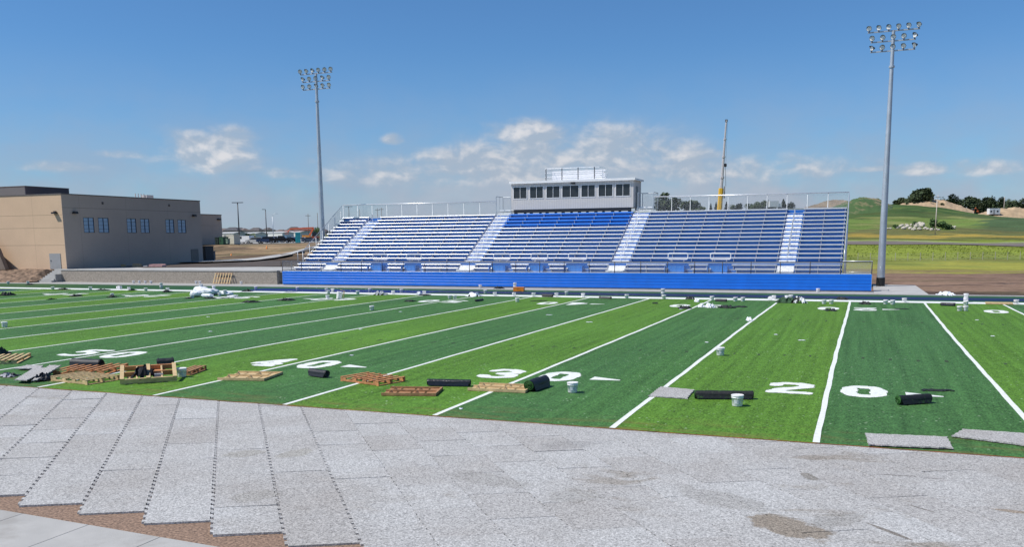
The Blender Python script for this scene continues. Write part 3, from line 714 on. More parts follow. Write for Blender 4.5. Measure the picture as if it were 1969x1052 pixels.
# ================================================================ FLOODLIGHT POLES
glassW=mat('lamp_lens',(.86,.86,.84),.25,var=.12,scale=6); housM=mat('lamp_housing',(.10,.10,.11),.45,.4); visM=mat('lamp_visor',(.05,.05,.055),.5,.3)  # white lens colour stands in for bright reflections in the glass
def flood(X,Y,zb,label,htop):
    LS=Matrix.Scale(.70,4)
    e=empty('floodlight_pole',(X,Y,zb),0,label,'floodlight','tall floodlight poles behind the grandstand')
    H=htop-zb; b=MB(); N=20
    for i in range(N): a=H*i/N; c=H*(i+1)/N; b.tube((0,0,a),(0,0,c),.33-.20*i/N,.33-.20*(i+1)/N,16,caps=False)
    b.box(-.1,.1,-.3,-.28,1.2,1.7); b.build('pole',galv,e,smooth=True)
    b=MB(); b.tube((0,0,0),(0,0,.75),.36,.36,16); b.build('base_sleeve',mat('black_base',(.012,.012,.012),.6),e,smooth=False)
    b=MB(); b.tube((0,0,H-3.0),(0,0,H-2.85),.24,.24,12); b.tube((0,0,H-2.85),(0,0,H),.11,.10,10); b.build('collar',galv,e,smooth=False)
    rows=[(H,6,3.85),(H-.82,5,3.3),(H-1.62,5,3.3)]
    for z,n,wd in rows:
        b=MB(); b.box(-wd/2-.1,wd/2+.1,-.05,.05,z-.06,z+.04); b.build('crossarm',galv,e)
        for i in range(n):
            x=-wd/2+wd*i/(n-1); rr=random.Random(int(X*7+z*31+i)); yaw=R(rr.uniform(-40,25)+ (-18 if X>-20 else 22)); pit=R(rr.uniform(2,12))
            M_=Matrix.Translation((x,-.12,z+.29))@Matrix.Rotation(yaw,4,'Z')@Matrix.Rotation(math.pi/2+pit,4,'X')@LS
            b=MB(); b.lathe([(.0,-.42),(.11,-.40),(.16,-.25),(.30,-.04),(.315,.0),(.285,.0),(.27,-.02)],14,M=M_)
            b.tube((x,-.02,z),(x,-.12,z+.12),.05); hd=b.build('lamp_head',housM,e,smooth=True)
            b=MB(); b.lathe([(.0,.02),(.15,.012),(.285,-.006)],14,M=M_); b.build('lens',glassW,hd,smooth=True)
            b=MB()
            vs=[];n_=9
            for j in range(n_):
                a=R(200+140*j/(n_-1)) ; vs+=[M_@Vector((.318*math.cos(a),.318*math.sin(a),0)),M_@Vector((.318*math.cos(a),.318*math.sin(a),.20*math.sin(math.pi*j/(n_-1))+.04))]
            # visor on the upper rim: choose the side that points up
            if (M_.to_3x3()@Vector((0,-1,0))).z<0:
                vs=[]
                for j in range(n_):
                    a=R(20+140*j/(n_-1)); vs+=[M_@Vector((.318*math.cos(a),.318*math.sin(a),0)),M_@Vector((.318*math.cos(a),.318*math.sin(a),.20*math.sin(math.pi*j/(n_-1))+.04))]
            b.add(vs,[(2*j,2*j+1,2*j+3,2*j+2) for j in range(n_-1)]); b.build('visor',visM,hd,smooth=True)
    return e
pR=ony(1719,58,64.4); pL=ony(613,140,64.4)
flood(2.21,64.4,.03,'tall grey floodlight pole on the concrete pad right of the grandstand',pR.z)
flood(-54.9,64.4,-.06,'tall grey floodlight pole behind the left end of the grandstand',pL.z)
# ================================================================ RETAINING WALL, STAIRS, TERRACE
blockM=mat('split_face_block',(.33,.285,.235),.95,var=.25,scale=6,world=True,bump=1,bscale=9)
rw=empty('retaining_wall',(-71,57.2,0),0,'low split-face block retaining wall with pale cap running left of the grandstand','wall')
b=MB(); b.box(-86-(-71),-55.9+71,0,.35,-.06,1.30); b.box(-55.9+71-.35,-55.9+71,.351,9.,-.06,1.30); b.build('block_face',blockM,rw)
b=MB(); b.box(-15.05,15.15,-.04,.4,1.302,1.42); b.build('cap',concL,rw)
b=MB(); b.box(-86,-55.5,57.61,68.5,1.2,1.40); struct('terrace',b,concL)
st=empty('concrete_stairs',(-87,57.2,0),0,'short flight of concrete steps at the left end of the retaining wall','stairs')
b=MB(); 
for i in range(8): b.box(-1.15,.95,-1.4+i*.34,1.7,-.06+.176*i,.176*(i+1)-.0) if i==0 else b.box(-1.15,.95,-1.4+i*.34,1.7,.176*i,.176*(i+1))
b.build('steps',concL,st); b=MB(); b.box(.955,1.1,-.9,.0,-.05,.9); b.build('cheek_wall',concM,st)
# dirt bank left of the stairs
b=MB(); rg=random.Random(5); n=46; m_=14
for i in range(n):
    for j in range(m_):
        x=-112+24*i/(n-1); y=54.2+5.5*j/(m_-1); t=j/(m_-1); z=-.05+1.38*min(1,t*1.5)*(1 if i<n-2 else .5)+rg.uniform(-.12,.12)*(1 if 0<j<m_-1 else 0)
        b.v.append((x,y,z))
b.f=[(i*m_+j,(i+1)*m_+j,(i+1)*m_+j+1,i*m_+j+1) for i in range(n-1) for j in range(m_-1)]; b.mi=[0]*len(b.f)
struct('dirt_bank',b,mat('loose_dirt',(.185,.125,.085),1.,var=.7,scale=2.2,world=True,bump=1,bscale=5))
# ================================================================ SCHOOL BUILDING
A=onz(131,517,1.40); BXR=-87.2; BY0=59.15; BY1=82.7; BZ=onx(128,374,BXR).z
bt=10.12
def stucco(n,c,joint):
    def fn(T,vec):
        p=T.pos(); s=T.add('ShaderNodeSeparateXYZ'); T.l.new(p,s.inputs[0]); nz=T.noise(p,.5,5); n2=T.noise(p,6,3); c1=T.mix(nz,tuple(q*.9 for q in c),tuple(q*1.08 for q in c))
        c1=T.mix(T.mapr(n2,.4,.7,0,.15),c1,tuple(q*.7 for q in c))
        for z in joint: c1=T.mix(T.m('LESS_THAN',T.m('ABSOLUTE',T.m('SUBTRACT',s.outputs[2],z)),.022),c1,tuple(q*.5 for q in c))
        vj=T.m('LESS_THAN',T.m('ABSOLUTE',T.m('SUBTRACT',T.m('FRACT',T.m('DIVIDE',T.m('ADD',s.outputs[0],s.outputs[1]),7.3)),.5)),.003); c1=T.mix(T.m('MULTIPLY',vj,.5),c1,tuple(q*.5 for q in c))
        return c1
    return mat(n,rough=.9,fn=fn)
stM=stucco('tan_stucco',(.68,.48,.32),(4.2,6.25,7.75)); stG=stucco('grey_tan_stucco',(.46,.365,.30),(8.6,))
sb=empty('school_building',(BXR,BY0,1.38),0,'large tan and brown stucco building with three pairs of windows on the left','building')
def sbb(b,name,m,parent=None): b.v=[(x-BXR,y-BY0,z-1.38) for x,y,z in b.v]; return b.build(name,m,parent or sb)
wp=[]
for a,c in ((632,712),(744,823),(960,1031),(1063,1130),(1253,1317),(1345,1407)):
    wp.append((onx(a/3.938,430,BXR).y,onx(c/3.938,430,BXR).y))
wz0,wz1=onx(175,447.5,BXR).z,onx(175,418.2,BXR).z
b=MB(); b.box(BXR-46,BXR-.4,BY0,BY0+.3,1.3,bt); b.box(BXR-46,BXR-.4,BY1-.3,BY1,1.3,bt); b.box(BXR-45.9,BXR-.4,BY0+.31,BY1-.31,bt-.5,bt-.4)
b.box(BXR-.399,BXR-.03,BY0,BY0+.3,1.3,bt); sbb(b,'front_wall',stM)
b=MB(); ys=[BY0]+[q for w in wp for q in w]+[BY1]
b.box(BXR-.3,BXR,BY0+.001,BY1,1.3,wz0); b.box(BXR-.3,BXR,BY0+.001,BY1,wz1,bt)
for i in range(0,len(ys),2): b.box(BXR-.3,BXR-.001,ys[i]+.001,ys[i+1],wz0,wz1)
sbb(b,'side_wall',stG)
b=MB(); b.box(BXR-46,BXR+.05,BY0-.05,BY0+.35,bt+.002,bt+.12); b.box(BXR-.35,BXR+.05,BY0+.351,BY1+.05,bt+.002,bt+.12); sbb(b,'parapet_cap',mat('cap_flashing',(.16,.14,.13),.5,.2))
for y0,y1 in wp:
    b=MB(); e=.05
    for z in (wz0,wz1-e): b.box(BXR-.05,BXR+.008,y0,y1,z,z+e)
    for y in (y0,(y0+y1)/2-e/2,y1-e): b.box(BXR-.05,BXR+.007,y,y+e,wz0+e,wz1-e)
    for k in (1,2,3): b.box(BXR-.05,BXR-.02,y0+e,y1-e,wz0+(wz1-wz0)*k/4-.015,wz0+(wz1-wz0)*k/4+.015)
    w=sbb(b,'window',mat('dark_window_frame',(.03,.035,.045),.4)); b=MB(); b.box(BXR-.09,BXR-.06,y0,y1,wz0,wz1); sbb(b,'pane',mat('sky_glass',(.20,.33,.50),.10,.0,var=.05,spec=1.),w)  # blue of the pane is the reflected sky put into its base colour
dA=onz(97.5,517,1.4); dx0=ony(97.5,517,BY0).x; dx1=ony(118.5,517,BY0).x; dz=ony(105,487.5,BY0).z
b=MB(); b.box(dx0,dx1,BY0-.05,BY0-.002,1.38,dz); dr=sbb(b,'door',mat('grey_door',(.34,.34,.34),.5,var=.05)); b=MB(); b.box(dx0+.2,dx0+.26,BY0-.1,BY0-.052,2.3,2.45); sbb(b,'handle',darkmetal,dr)
def wallpack(p,ax):
    b=MB(); x,y,z=p
    if ax=='x': b.prism([(y-.3,z-.12),(y+.3,z-.12),(y+.2,z+.15),(y-.2,z+.15)],x+.002,x+.4,Matrix(((0,0,1,0),(1,0,0,0),(0,1,0,0),(0,0,0,1))))
    else: b.box(x-.3,x+.3,y-.4,y-.002,z-.1,z+.1); b.box(x-.15,x+.15,y-.2,y-.003,z+.101,z+.22)
    sbb(b,'wall_lamp',darkmetal)
for u,v in ((142.5,409),(371.5,414.5)): q=onx(u,v,BXR); wallpack((BXR,q.y,q.z),'x')
q=ony(107,409.5,BY0); wallpack((q.x,BY0,q.z),'y')
for u,v in ((197,390.5),(325,395)):
    q=onx(u,v,BXR); b=MB(); b.box(BXR+.002,BXR+.06,q.y-.12,q.y+.12,q.z-.15,q.z+.15); sbb(b,'scupper',mat('scupper_metal',(.10,.075,.06),.6))
b=MB(); q=onx(292,380,BXR); 
for k in range(4): b.tube((BXR-2,q.y-.8+k*.5,bt-.4),(BXR-2,q.y-.8+k*.5,bt+.75),.06)
b.box(BXR-2.6,BXR-1.6,q.y+.8,q.y+2.,bt-.4,bt+.6); sbb(b,'roof_vents',mat('vent_metal',(.55,.55,.55),.5,.3))
# dark penthouse block on the roof
c1=onz(47,358.5,13.1); c2=onz(130,363.5,13.1)
b=MB(); X=c1.x; b.box(X-30,X-.001,c1.y+.001,c2.y-.001,bt-.4,13.1); sbb(b,'penthouse_wall',mat('dark_panel_lit',(.13,.13,.135),.6,var=.08,scale=.3))  # lighter panel grey carries the sunlit tone of this face
b=MB(); b.box(X,X+.12,c1.y,c2.y,bt-.4,13.12); sbb(b,'penthouse_side',mat('dark_panel_shaded',(.045,.045,.065),.6,var=.08,scale=.3))  # same block, shade painted in: darker skin on the face away from the sun
b=MB(); b.box(X-30,X+.16,c1.y-.05,c2.y+.05,13.13,13.22); sbb(b,'penthouse_cap',mat('cap_flashing'))
# lower annex behind
q1=ondepth(429,475,235); AX=q1.x; ay0=onx(384,440,AX).y-14; az_=ondepth(429,414,235).z
b=MB(); b.box(AX-30,AX,ay0,q1.y,1.0,az_); sbb(b,'annex_wall',stG)
b=MB(); b.box(AX-30,AX+.08,ay0-.05,q1.y+.05,az_+.002,az_+.2); sbb(b,'annex_cap',mat('cap_flashing'))
q=onx(420,422,AX); b=MB(); b.box(AX+.002,AX+.5,q.y-.6,q.y+.6,q.z-.15,q.z+.2); sbb(b,'wall_lamp',darkmetal)
b=MB(); q=onx(372,495,BXR); b.box(BXR+.002,BXR+.05,onx(368,500,BXR).y,onx(382,500,BXR).y,1.38,onx(375,479,BXR).z); sbb(b,'service_door',mat('brown_door',(.19,.155,.13),.6,var=.05))
# sloping buttress wall at the left edge
b=MB(); xx=ony(16,517,BY0-1.2).x; zt_=ony(0,478,BY0-1.2).z; x2=ony(0,478,BY0-1.2).x
b.prism([(xx,1.36),(x2,zt_),(x2-6,zt_+9*0+4),(x2-6,1.36)],0,.5,Matrix(((1,0,0,0),(0,0,1,BY0-1.6),(0,1,0,0),(0,0,0,1)))); sbb(b,'buttress',mat('buttress_stucco',(.20,.155,.125),.9))
#@@PART4
# ================================================================ THINGS ON THE FIELD
def yl(u,v):    # words for a place between yard lines is built by hand below; this only gives the point
    return onz(u,v,0)
# ---- white buckets
def make_bucket(label):
    e=empty('bucket',(0,0,0),0,label,'bucket','white plastic buckets left on and around the field')
    b=MB(); b.lathe([(.0,.004),(.128,.0),(.132,.01),(.150,.215),(.158,.218),(.158,.232),(.151,.236),(.153,.27)],20); b.build('bucket_body',bucketM,e,smooth=True)
    b=MB(); b.lathe([(.153,.262),(.164,.264),(.165,.292),(.158,.296),(.150,.290),(.0,.288)],20); b.build('lid',bucketM,e,smooth=False)
    b=MB(); b.path([(.158*math.cos(a),.158*math.sin(a)-.0,.225-.10*math.sin((a+math.pi/2)*1)*.0-.09*math.sin(t)) for t,a in [(math.pi*i/10,math.pi*i/10-math.pi/2) for i in range(11)]],.004,5); b.build('handle',galv,e,smooth=True)
    b=MB(); n=9
    vs=[]
    for j in range(n):
        a=R(-125+70*j/(n-1)); vs+=[(.1405*math.cos(a)*1.0,.1405*math.sin(a),.07),(.1490*math.cos(a),.1490*math.sin(a),.18)]
    b.add(vs,[(2*j,2*j+2,2*j+3,2*j+1) for j in range(n-1)])
    b.build('paper_label',mat('bucket_print',fn=lambda T,v:T.mix(T.mapr(T.noise(T.coord((1,1,5)),16,2),.46,.54,0,1),(.80,.79,.79),(.30,.36,.46)),rough=.5),e)
    return e
BK=[ # px, py of the base, height above the turf, label
(1417.5,781.5,0,'white lidded bucket in front of the long turf roll near the 25 yard line'),
(1101,755.5,0,'white lidded bucket right of the leaning turf roll below the 0 of the 30'),
(1385,684,0,'white lidded bucket alone in mid field right beside the 25 yard line'),
(715,597,0,'white bucket alone on the dark stripe in mid field near the 50 yard line'),
(9,630,0,'white bucket alone at the far left edge of the photo on a white line'),
(350,725.5,0,'white bucket standing against the right end of the crate frame with black cloth'),
(16,546.5,0,'white bucket by the dirt bank at the left edge of the photo'),
(54,546,0,'white bucket with a black scrap below it at the foot of the concrete stairs'),
(101.6,557.5,0,'small white bucket on the far sideline, leftmost of those on that line'),
(174,557.5,0,'white bucket on the far sideline left of a black strip, second from the left'),
(248,558.2,0,'white bucket on the far sideline beside a small black scrap'),
(280.6,560,0,'white bucket alone just inside the far sideline left of the white sack pile'),
(322.5,559.5,0,'white bucket resting behind a black scrap on the far sideline'),
(216,571,0,'white bucket half wrapped in a black scrap beside the far white digits'),
(257,544.5,0,'white bucket against the retaining wall, leftmost of a row of four'),
(268.4,544.6,0,'white bucket against the retaining wall, second from left in a row of four'),
(279.6,544.7,0,'white bucket against the retaining wall, third from left in a row of four'),
(290.5,544.8,0,'white bucket against the retaining wall, rightmost of a row of four'),
(310.3,555.5,0,'white bucket on the dark border turf carrying another bucket'),
(310.3,555.5,.30,'white bucket stacked on top of another on the dark border turf'),
(377.6,545.3,0,'left one of two white buckets by the wall left of the leaning pallet'),
(384.7,545.3,0,'right one of two white buckets by the wall left of the leaning pallet'),
(464.2,546.2,0,'white bucket by the retaining wall right of the leaning pallet'),
(492,557.2,0,'white bucket on the dark border turf right of the white sack pile'),
(572,558.5,0,'white bucket on the border turf below the left end of the blue wall'),
(628,561,0,'larger white bucket at the left of the cluster by the blue strip'),
(631.6,565.2,0,'white bucket in front of the cluster on the far sideline'),
(640,562,0,'white bucket at the right of the cluster by the blue strip'),
(630,575.2,0,'white bucket next to the leaning white tub and far digits'),
(688,566,0,'white bucket on the far sideline right of the leaning white tub'),
(711,561.5,0,'white bucket on the blue strip left of the crumpled grey sheet'),
(756,566,0,'white bucket on the far sideline, left of a pair set apart'),
(772,562.8,0,'white bucket on the blue strip just beyond the far sideline near the midfield'),
(816,566.5,0,'white bucket behind a black scrap on the far sideline near midfield'),
(865,575,0,'left one of two white buckets standing on the far digit 5'),
(874.6,575,0,'right one of two white buckets standing on the far digit 5'),
(923.6,553.6,0,'white bucket near the foot of the blue wall left of the orange box'),
(990,555.8,0,'white bucket left of the orange box carrying another bucket'),
(990,555.8,.30,'white bucket stacked on another beside the orange box'),
(933.3,564.5,0,'white bucket on the navy strip behind the far 45 yard line'),
(951.6,569.5,0,'white bucket on the far sideline right of a small white heap'),
(988.4,570,0,'white bucket on the far sideline below the orange box'),
(994.7,581,0,'white bucket on the light stripe just inside the line, left of the far 40'),
(1026,570.8,0,'white bucket on the far sideline left of a black roll'),
(1070,571,0,'white bucket on the far sideline just right of a black roll'),
(1089.5,567.5,0,'white bucket on the navy strip between two sideline buckets'),
(1121,571.5,0,'white bucket on the far sideline at the far 40 yard line'),
(1205,574,0,'white bucket on the far sideline right of a dark flat roll'),
(1274.6,569.8,0,'white bucket at the bottom of a tall stack on the far sideline'),
(1274.6,569.8,.30,'white bucket on top of a tall stack on the far sideline'),
(1276.6,575.3,0,'white bucket directly in front of the tall bucket stack'),
(1369,577.8,0,'white bucket on the far sideline at the far end of the 30 yard line'),
(1414,580,0,'left bucket of the pair right of a black roll near the far 30'),
(1428.3,580,0,'right bucket of the pair right of a black roll near the far 30'),
(1487.9,576.3,0,'white bucket beyond the far sideline beside an upright round lid'),
(1513,576.3,0,'left bucket of the pair behind the big dark green crumple'),
(1520.7,575.2,0,'right bucket of the pair behind the big dark green crumple'),
(1584.4,585,0,'left bucket of the pair above the far upside down 0 of the 20'),
(1598.4,585,0,'right bucket of the pair above the far upside down 0 of the 20'),
(1572.8,561.5,0,'white bucket on the apron against the right part of the blue wall'),
(1702.8,585.4,0,'left bucket of the pair above the far direction wedge of the 20'),
(1716.2,586,0,'right bucket of the pair above the far direction wedge of the 20'),
(1738.7,582,0,'white bucket alone on the far sideline left of the 15 yard line end'),
(1856.8,581.5,0,'lower bucket at the back of the four bucket group at the right'),
(1856.8,581.5,.30,'white bucket stacked on top at the back of the four bucket group'),
(1856.8,588,0,'white bucket just inside the far sideline in front of a stack of two'),
(1844.8,598.3,0,'left front bucket of the group near the right edge of the field'),
(1856.2,598.3,0,'right front bucket of the group near the right edge of the field'),
(1953.7,585.5,0,'white bucket beside the plank at the right edge of the photo'),
]
proto=None; rb_=random.Random(11)
for u,v,h,lab in BK:
    p=onz(u,v,0); z=h+(-.02 if p.y>52.9 else 0)
    sc=1.0 if p.y<25 else .95
    if proto is None: o=proto=make_bucket(lab); o.location=(p.x,p.y,z+.012); o.scale=(sc,)*3; o.rotation_euler.z=.1
    else: o=dup(proto,(p.x,p.y,z*sc+.012),rb_.uniform(0,6) if p.y>20 else .4,lab,sc)
# overturned and leaning buckets
def tipped(u,v,lab,rx,rz,z=.16):
    o=dup(proto,None,None,lab,.95); p=onz(u,v,0); o.location=(p.x,p.y,z); o.rotation_euler=(R(rx),0,R(rz)); return o
tipped(226,556,'white bucket lying on its side on the far sideline with another beside it',90,70)
tipped(234,556,'white bucket lying on its side, right one of a pair on the far sideline',90,-20)
# leaning tub with handle bars
p=onz(651.5,575.3,0); e=empty('tall_tub',(p.x,p.y,0),.3,'tall white tub with a wooden handle frame leaning beside the far digits','tub')
b=MB(); M_=Matrix.Rotation(.18,4,'Y'); b.lathe([(0,0.02),(.19,.02),(.22,.52),(.23,.52),(.23,.56),(0,.56)],16,M=M_); b.build('tub_body',bucketM,e,smooth=False)
b=MB(); b.path([(.32,0,0),(.40,0,.62),(.12,0,.72)],.025); b.path([(.32,.25,0),(.40,.25,.60)],.025); b.build('handle_frame',woodP,e)
# ---- turf rolls
def roll(u0,v0,u1,v1,r,label,m,green=None,flat=1.0,name='turf_roll'):
    a=onz(u0,v0,0); c=onz(u1,v1,0); mid=(a+c)/2; d=(c-a); ln=d.length; ang=math.atan2(d.y,d.x)
    e=empty(name,(mid.x,mid.y,.012),ang,label,'turf roll' if green else 'roll')
    b=MB(); N=26; prof=[]
    k=9
    vs=[]; rr=random.Random(int(u0))
    for i in range(k+1):
        x=-ln/2+ln*i/k; s=1+rr.uniform(-.03,.03)
        for j in range(N):
            t=2*math.pi*j/N; q=r*s*(1+.02*math.sin(3*t+i))
            vs.append((x+rr.uniform(-.012,.012)*(1 if i in(0,k) else 0),q*math.cos(t),max(-.0,r*flat+q*flat*math.sin(t))))
    fs=[(i*N+j,i*N+(j+1)%N,(i+1)*N+(j+1)%N,(i+1)*N+j) for i in range(k) for j in range(N)]; b.add(vs,fs); b.build('roll_wrap',m,e,smooth=True)
    # loose outer flap
    b=MB(); b.add([(-ln/2+.02,-r*.2,r*1.95*flat),(ln/2-.02,-r*.15,r*1.97*flat),(ln/2-.04,-r*1.18,.02),(-ln/2+.05,-r*1.25,.02),(ln/2,-r*.85,r*1.45*flat),(-ln/2,-r*.88,r*1.45*flat)],[(0,1,4,5),(5,4,2,3)]); b.build('loose_flap',m,e)
    for sx in (-1,1):
        b=MB(); pts=[]; turns=3.2
        for i in range(60):
            t=i/59*turns*2*math.pi; q=r*.94*(1-i/59*.85); pts.append((sx*(ln/2+.004),q*math.cos(t),r*flat+q*flat*math.sin(t)))
        b.path(pts,.016,4); b.build('roll_end',green if (green and sx<0) else m,e,smooth=False)
        b=MB(); b.tube((sx*(ln/2-.05),0,r*flat),(sx*(ln/2-.02),0,r*flat),r*.93,n=20); b.build('inner_layers',green if (green and sx<0) else m,e)
    return e
gend=mat('roll_green',(.02,.09,.012),.8,var=.7,scale=12)
turfB=mat('rolled_turf_back',fn=lambda T,v: T.mix(T.mapr(T.noise(v,7,5,.7),.56,.66,0,.9),(.010,.011,.012),(.03,.085,.015)),rough=.6,bump=.5,bscale=16)
roll(1336,767,1447,768,.11,'long black backed turf roll with green fringe beside a grey pad near the 20',turfB,gend)
roll(1727,779,1786,775,.12,'short black backed turf roll with green end under the white wedge of the 20',turfB,gend)
roll(1017,754,1048,743,.165,'leaning black turf roll with green end touching the pallet at the 30',blackM,gend)
roll(823,742,904,743.5,.10,'long thin shiny black roll lying left of the pallet at the 30 yard line',blackS)
roll(598,723,629,727,.12,'short stubby black roll alone on the dark stripe near the 40',blackM)
roll(141,708,195,710,.17,'thick black roll behind the pallets at the far left near the 50',blackM)
roll(1043,571,1063,571.5,.11,'black roll on the far sideline right of the far 45 yard line',blackM)
roll(1153,574.3,1175,575,.10,'dark flat roll lying inside the far sideline left of the 35 yard line',blackM,flat=.7)
roll(1376,580,1397,580.5,.09,'black roll on the far sideline between single bucket and bucket pair at the 30',blackM)
roll(1809,588,1836,589,.10,'black roll inside the far sideline left of the right hand bucket group',blackS)
roll(915,580.5,928,578.5,.09,'small dark slanting roll on the dark stripe near the far 45 line',blackM,flat=.8)
roll(303,704,334,702,.17,'fat black roll behind the crate frame with black cloth',blackM,flat=.75)
# ---- crumpled scraps
def scrap(u,v,wpx,h,label,m,dy=.5,name='turf_scrap',cat='scrap',seed=0,grp='black scraps of turf backing dropped on the field',spike=0):
    p=onz(u,v,0); a=onz(u-wpx/2,v,0); c=onz(u+wpx/2,v,0); w=(c-a).length; d=c-a; ang=math.atan2(d.y,d.x); rg=random.Random(seed+int(u*3))
    n=12; k=7; b=MB(); hs={}
    for i in range(n+1):
        for j in range(k+1):
            s=i/n; t=j/k; ed=min(s,1-s,t,1-t)*4; env=min(1,max(0,ed))
            x=-w/2+w*s+rg.uniform(-.06,.06)*w*.5; y=-dy+2*dy*t+rg.uniform(-.12,.12)*dy+.25*dy*math.sin(s*7+rg.random())
            z=.014+h*env*rg.uniform(.15,1.0)*(1+spike*(rg.random()>.9))
            b.v.append((x,y,z))
    for i in range(n):
        for j in range(k):
            if (i in (0,n-1) or j in (0,k-1)) and rg.random()<.3: continue
            b.f.append((i*(k+1)+j,(i+1)*(k+1)+j,(i+1)*(k+1)+j+1,i*(k+1)+j+1))
    b.mi=[0]*len(b.f)
    o=b.build(name,m,loc=(p.x,p.y,0),rotz=ang); tag(o,label,cat,grp); 
    sol=o.modifiers.new('thickness','SOLIDIFY'); sol.thickness=.012
    return o
bs=mat('backing_scrap',(.012,.016,.014),.7,var=.6,scale=4); gsM=mat('grey_sheet',(.33,.35,.37),.7,var=.3,scale=3); wsM=mat('white_sheet',(.74,.76,.80),.6,var=.12,scale=3)
gss=mat('dark_green_scrap',(.018,.055,.02),.8,var=.7,scale=5)
SC=[(14,568.5,21,.5,.5,'tall black scrap at the left edge of the photo on a light stripe'),
(145,570,18,.25,.5,'black scrap between stripes left of the far digit pair'),
(98,576,9,.12,.4,'tiny black scrap on a dark stripe at the far left'),
(120.6,557.5,23,.25,.4,'long black strip beside the second sideline bucket from the left'),
(196,558,26,.16,.4,'flat black strip on the far sideline left of two fallen buckets'),
(254,558.8,11,.25,.4,'small black scrap touching a bucket left of the sack pile'),
(216,571.8,16,.28,.4,'black scrap wrapped round a bucket by far white digits'),
(321,562,14,.35,.4,'rounded black scrap in front of a bucket left of the sack pile'),
(404,574.3,20,.15,.4,'flat black scrap in front of the white sack pile on its right'),
(364,574.2,13,.15,.4,'flat black scrap at the left foot of the white sack pile'),
(475,560.8,20,.32,.4,'black scrap on the far sideline right of the white sack pile'),
(482,581.5,31,.22,.5,'long ragged black scrap on a dark stripe below the sack pile'),
(550,578,30,.25,.5,'long ragged black scrap left of the far 4 and 0 digits'),
(56,547.8,13,.2,.3,'black scrap in front of a bucket at the foot of the stairs'),
(816,568,23,.15,.4,'black scrap in front of a sideline bucket near midfield'),
(788,579.7,22,.18,.4,'flat black scrap touching the far 0 of the 50'),
(959,555.8,20,.35,.4,'dark scrap pile on the border turf left of the orange box'),
(1327,575.2,18,.30,.4,'small dark heap on the far sideline right of the tall bucket stack'),
(1317,593.2,26,.28,.5,'dark scrap crossing the 30 yard line beside the far 0'),
(1260,583.8,11,.10,.4,'tiny dark strip on the light stripe below the tall bucket stack'),
(1620,576.8,24,.32,.4,'dark heap beyond the far sideline left of the 20 yard line end'),
(1597,597.5,22,.16,.5,'flat dark scrap overlapping the far 0 of the 20'),
(1664,585,20,.28,.4,'crumpled black scrap just right of the far end of the 20 yard line'),
(3,683,14,.45,.4,'black lump at the left edge of the photo above a pallet end'),
(1036,579,32,.04,.25,'thin dark strip right of the bucket with long shadow'),
(1735,594.5,24,.04,.25,'thin dark strip right of the far direction wedge'),
(1398,592,34,.25,.5,'long dark scrap on the dark stripe right of the 30 yard line'),
(1425,590.5,24,.12,.4,'ragged dark scrap tail right of the long dark scrap'),
(1802,751.5,62,.05,.16,'thin flat dark strip right of the white wedge of the 20'),
]
for i,(u,v,w,h,dy,lab) in enumerate(SC): scrap(u,v,w,h*.68,lab,bs,dy,seed=i,spike=.4)
o=scrap(1512,582,42,.42,'large dark green crumpled turf piece on the far sideline at the 25 yard line',gss,.6,seed=50); 
scrap(1536,582.5,30,.45,'crumpled black and white sheet right of the dark green turf piece',mat('mixed_sheet',fn=lambda T,v:T.mix(T.mapr(T.noise(v,2.2,2),.47,.53,0,1),(.015,.02,.018),(.72,.74,.75))),.6,'crumpled_sheet','sheet',61,None)
scrap(1366,591.5,20,.30,'crumpled pale grey sheet, right one of two beside the 30 yard line',wsM,.4,'crumpled_sheet','sheet',62,None)
scrap(1348,590.5,12,.25,'small pale grey sheet crumple touching the 30 yard line',wsM,.4,'crumpled_sheet','sheet',63,None)
scrap(1340,580.5,10,.28,'small white crumple below the far sideline left of the 30 yard line',wsM,.3,'crumpled_sheet','sheet',64,None)
scrap(731,567.5,26,.35,'crumpled grey sheet on the far sideline with black patches',gsM,.4,'crumpled_sheet','sheet',65,None)
scrap(806,567.2,12,.3,'small white crumple on the far sideline left of a black scrap',wsM,.3,'crumpled_sheet','sheet',66,None)
scrap(911,570,30,.32,'low white heap of sheet on the far sideline near the 50',wsM,.5,'crumpled_sheet','sheet',67,None)
scrap(1441,617,11,.20,'white crumpled sheet left of the 25 yard line in the far half',wsM,.3,'crumpled_sheet','sheet',68,None)
scrap(559,562,20,.10,'pile of flat grey lids on the far sideline',gsM,.4,'lid_pile','lids',69,None)
p=onz(1819,569.5,0); scrap(1819,568,36,.28,'white plastic sheet heaped on the bare dirt at the right',wsM,.6,'plastic_sheet','sheet',70,None)
# light litter
rgl=random.Random(9)
for i,(u,v) in enumerate([(400,610),(404,638),(676,684),(497,699),(770,600),(693,634),(1133,620),(1056,606),(1542,655),(1492,644),(1359,659),(1879,616),(1909,647),(886,787),(1309,595)]):
    w=6 if v<620 else 7
    o=scrap(u,v,w+ (6 if i in (6,7,8) else 0),.02,'tiny white paper scrap lying on the turf',wsM,.07,'paper_scrap','litter',80+i,'tiny white paper scraps scattered on the turf')
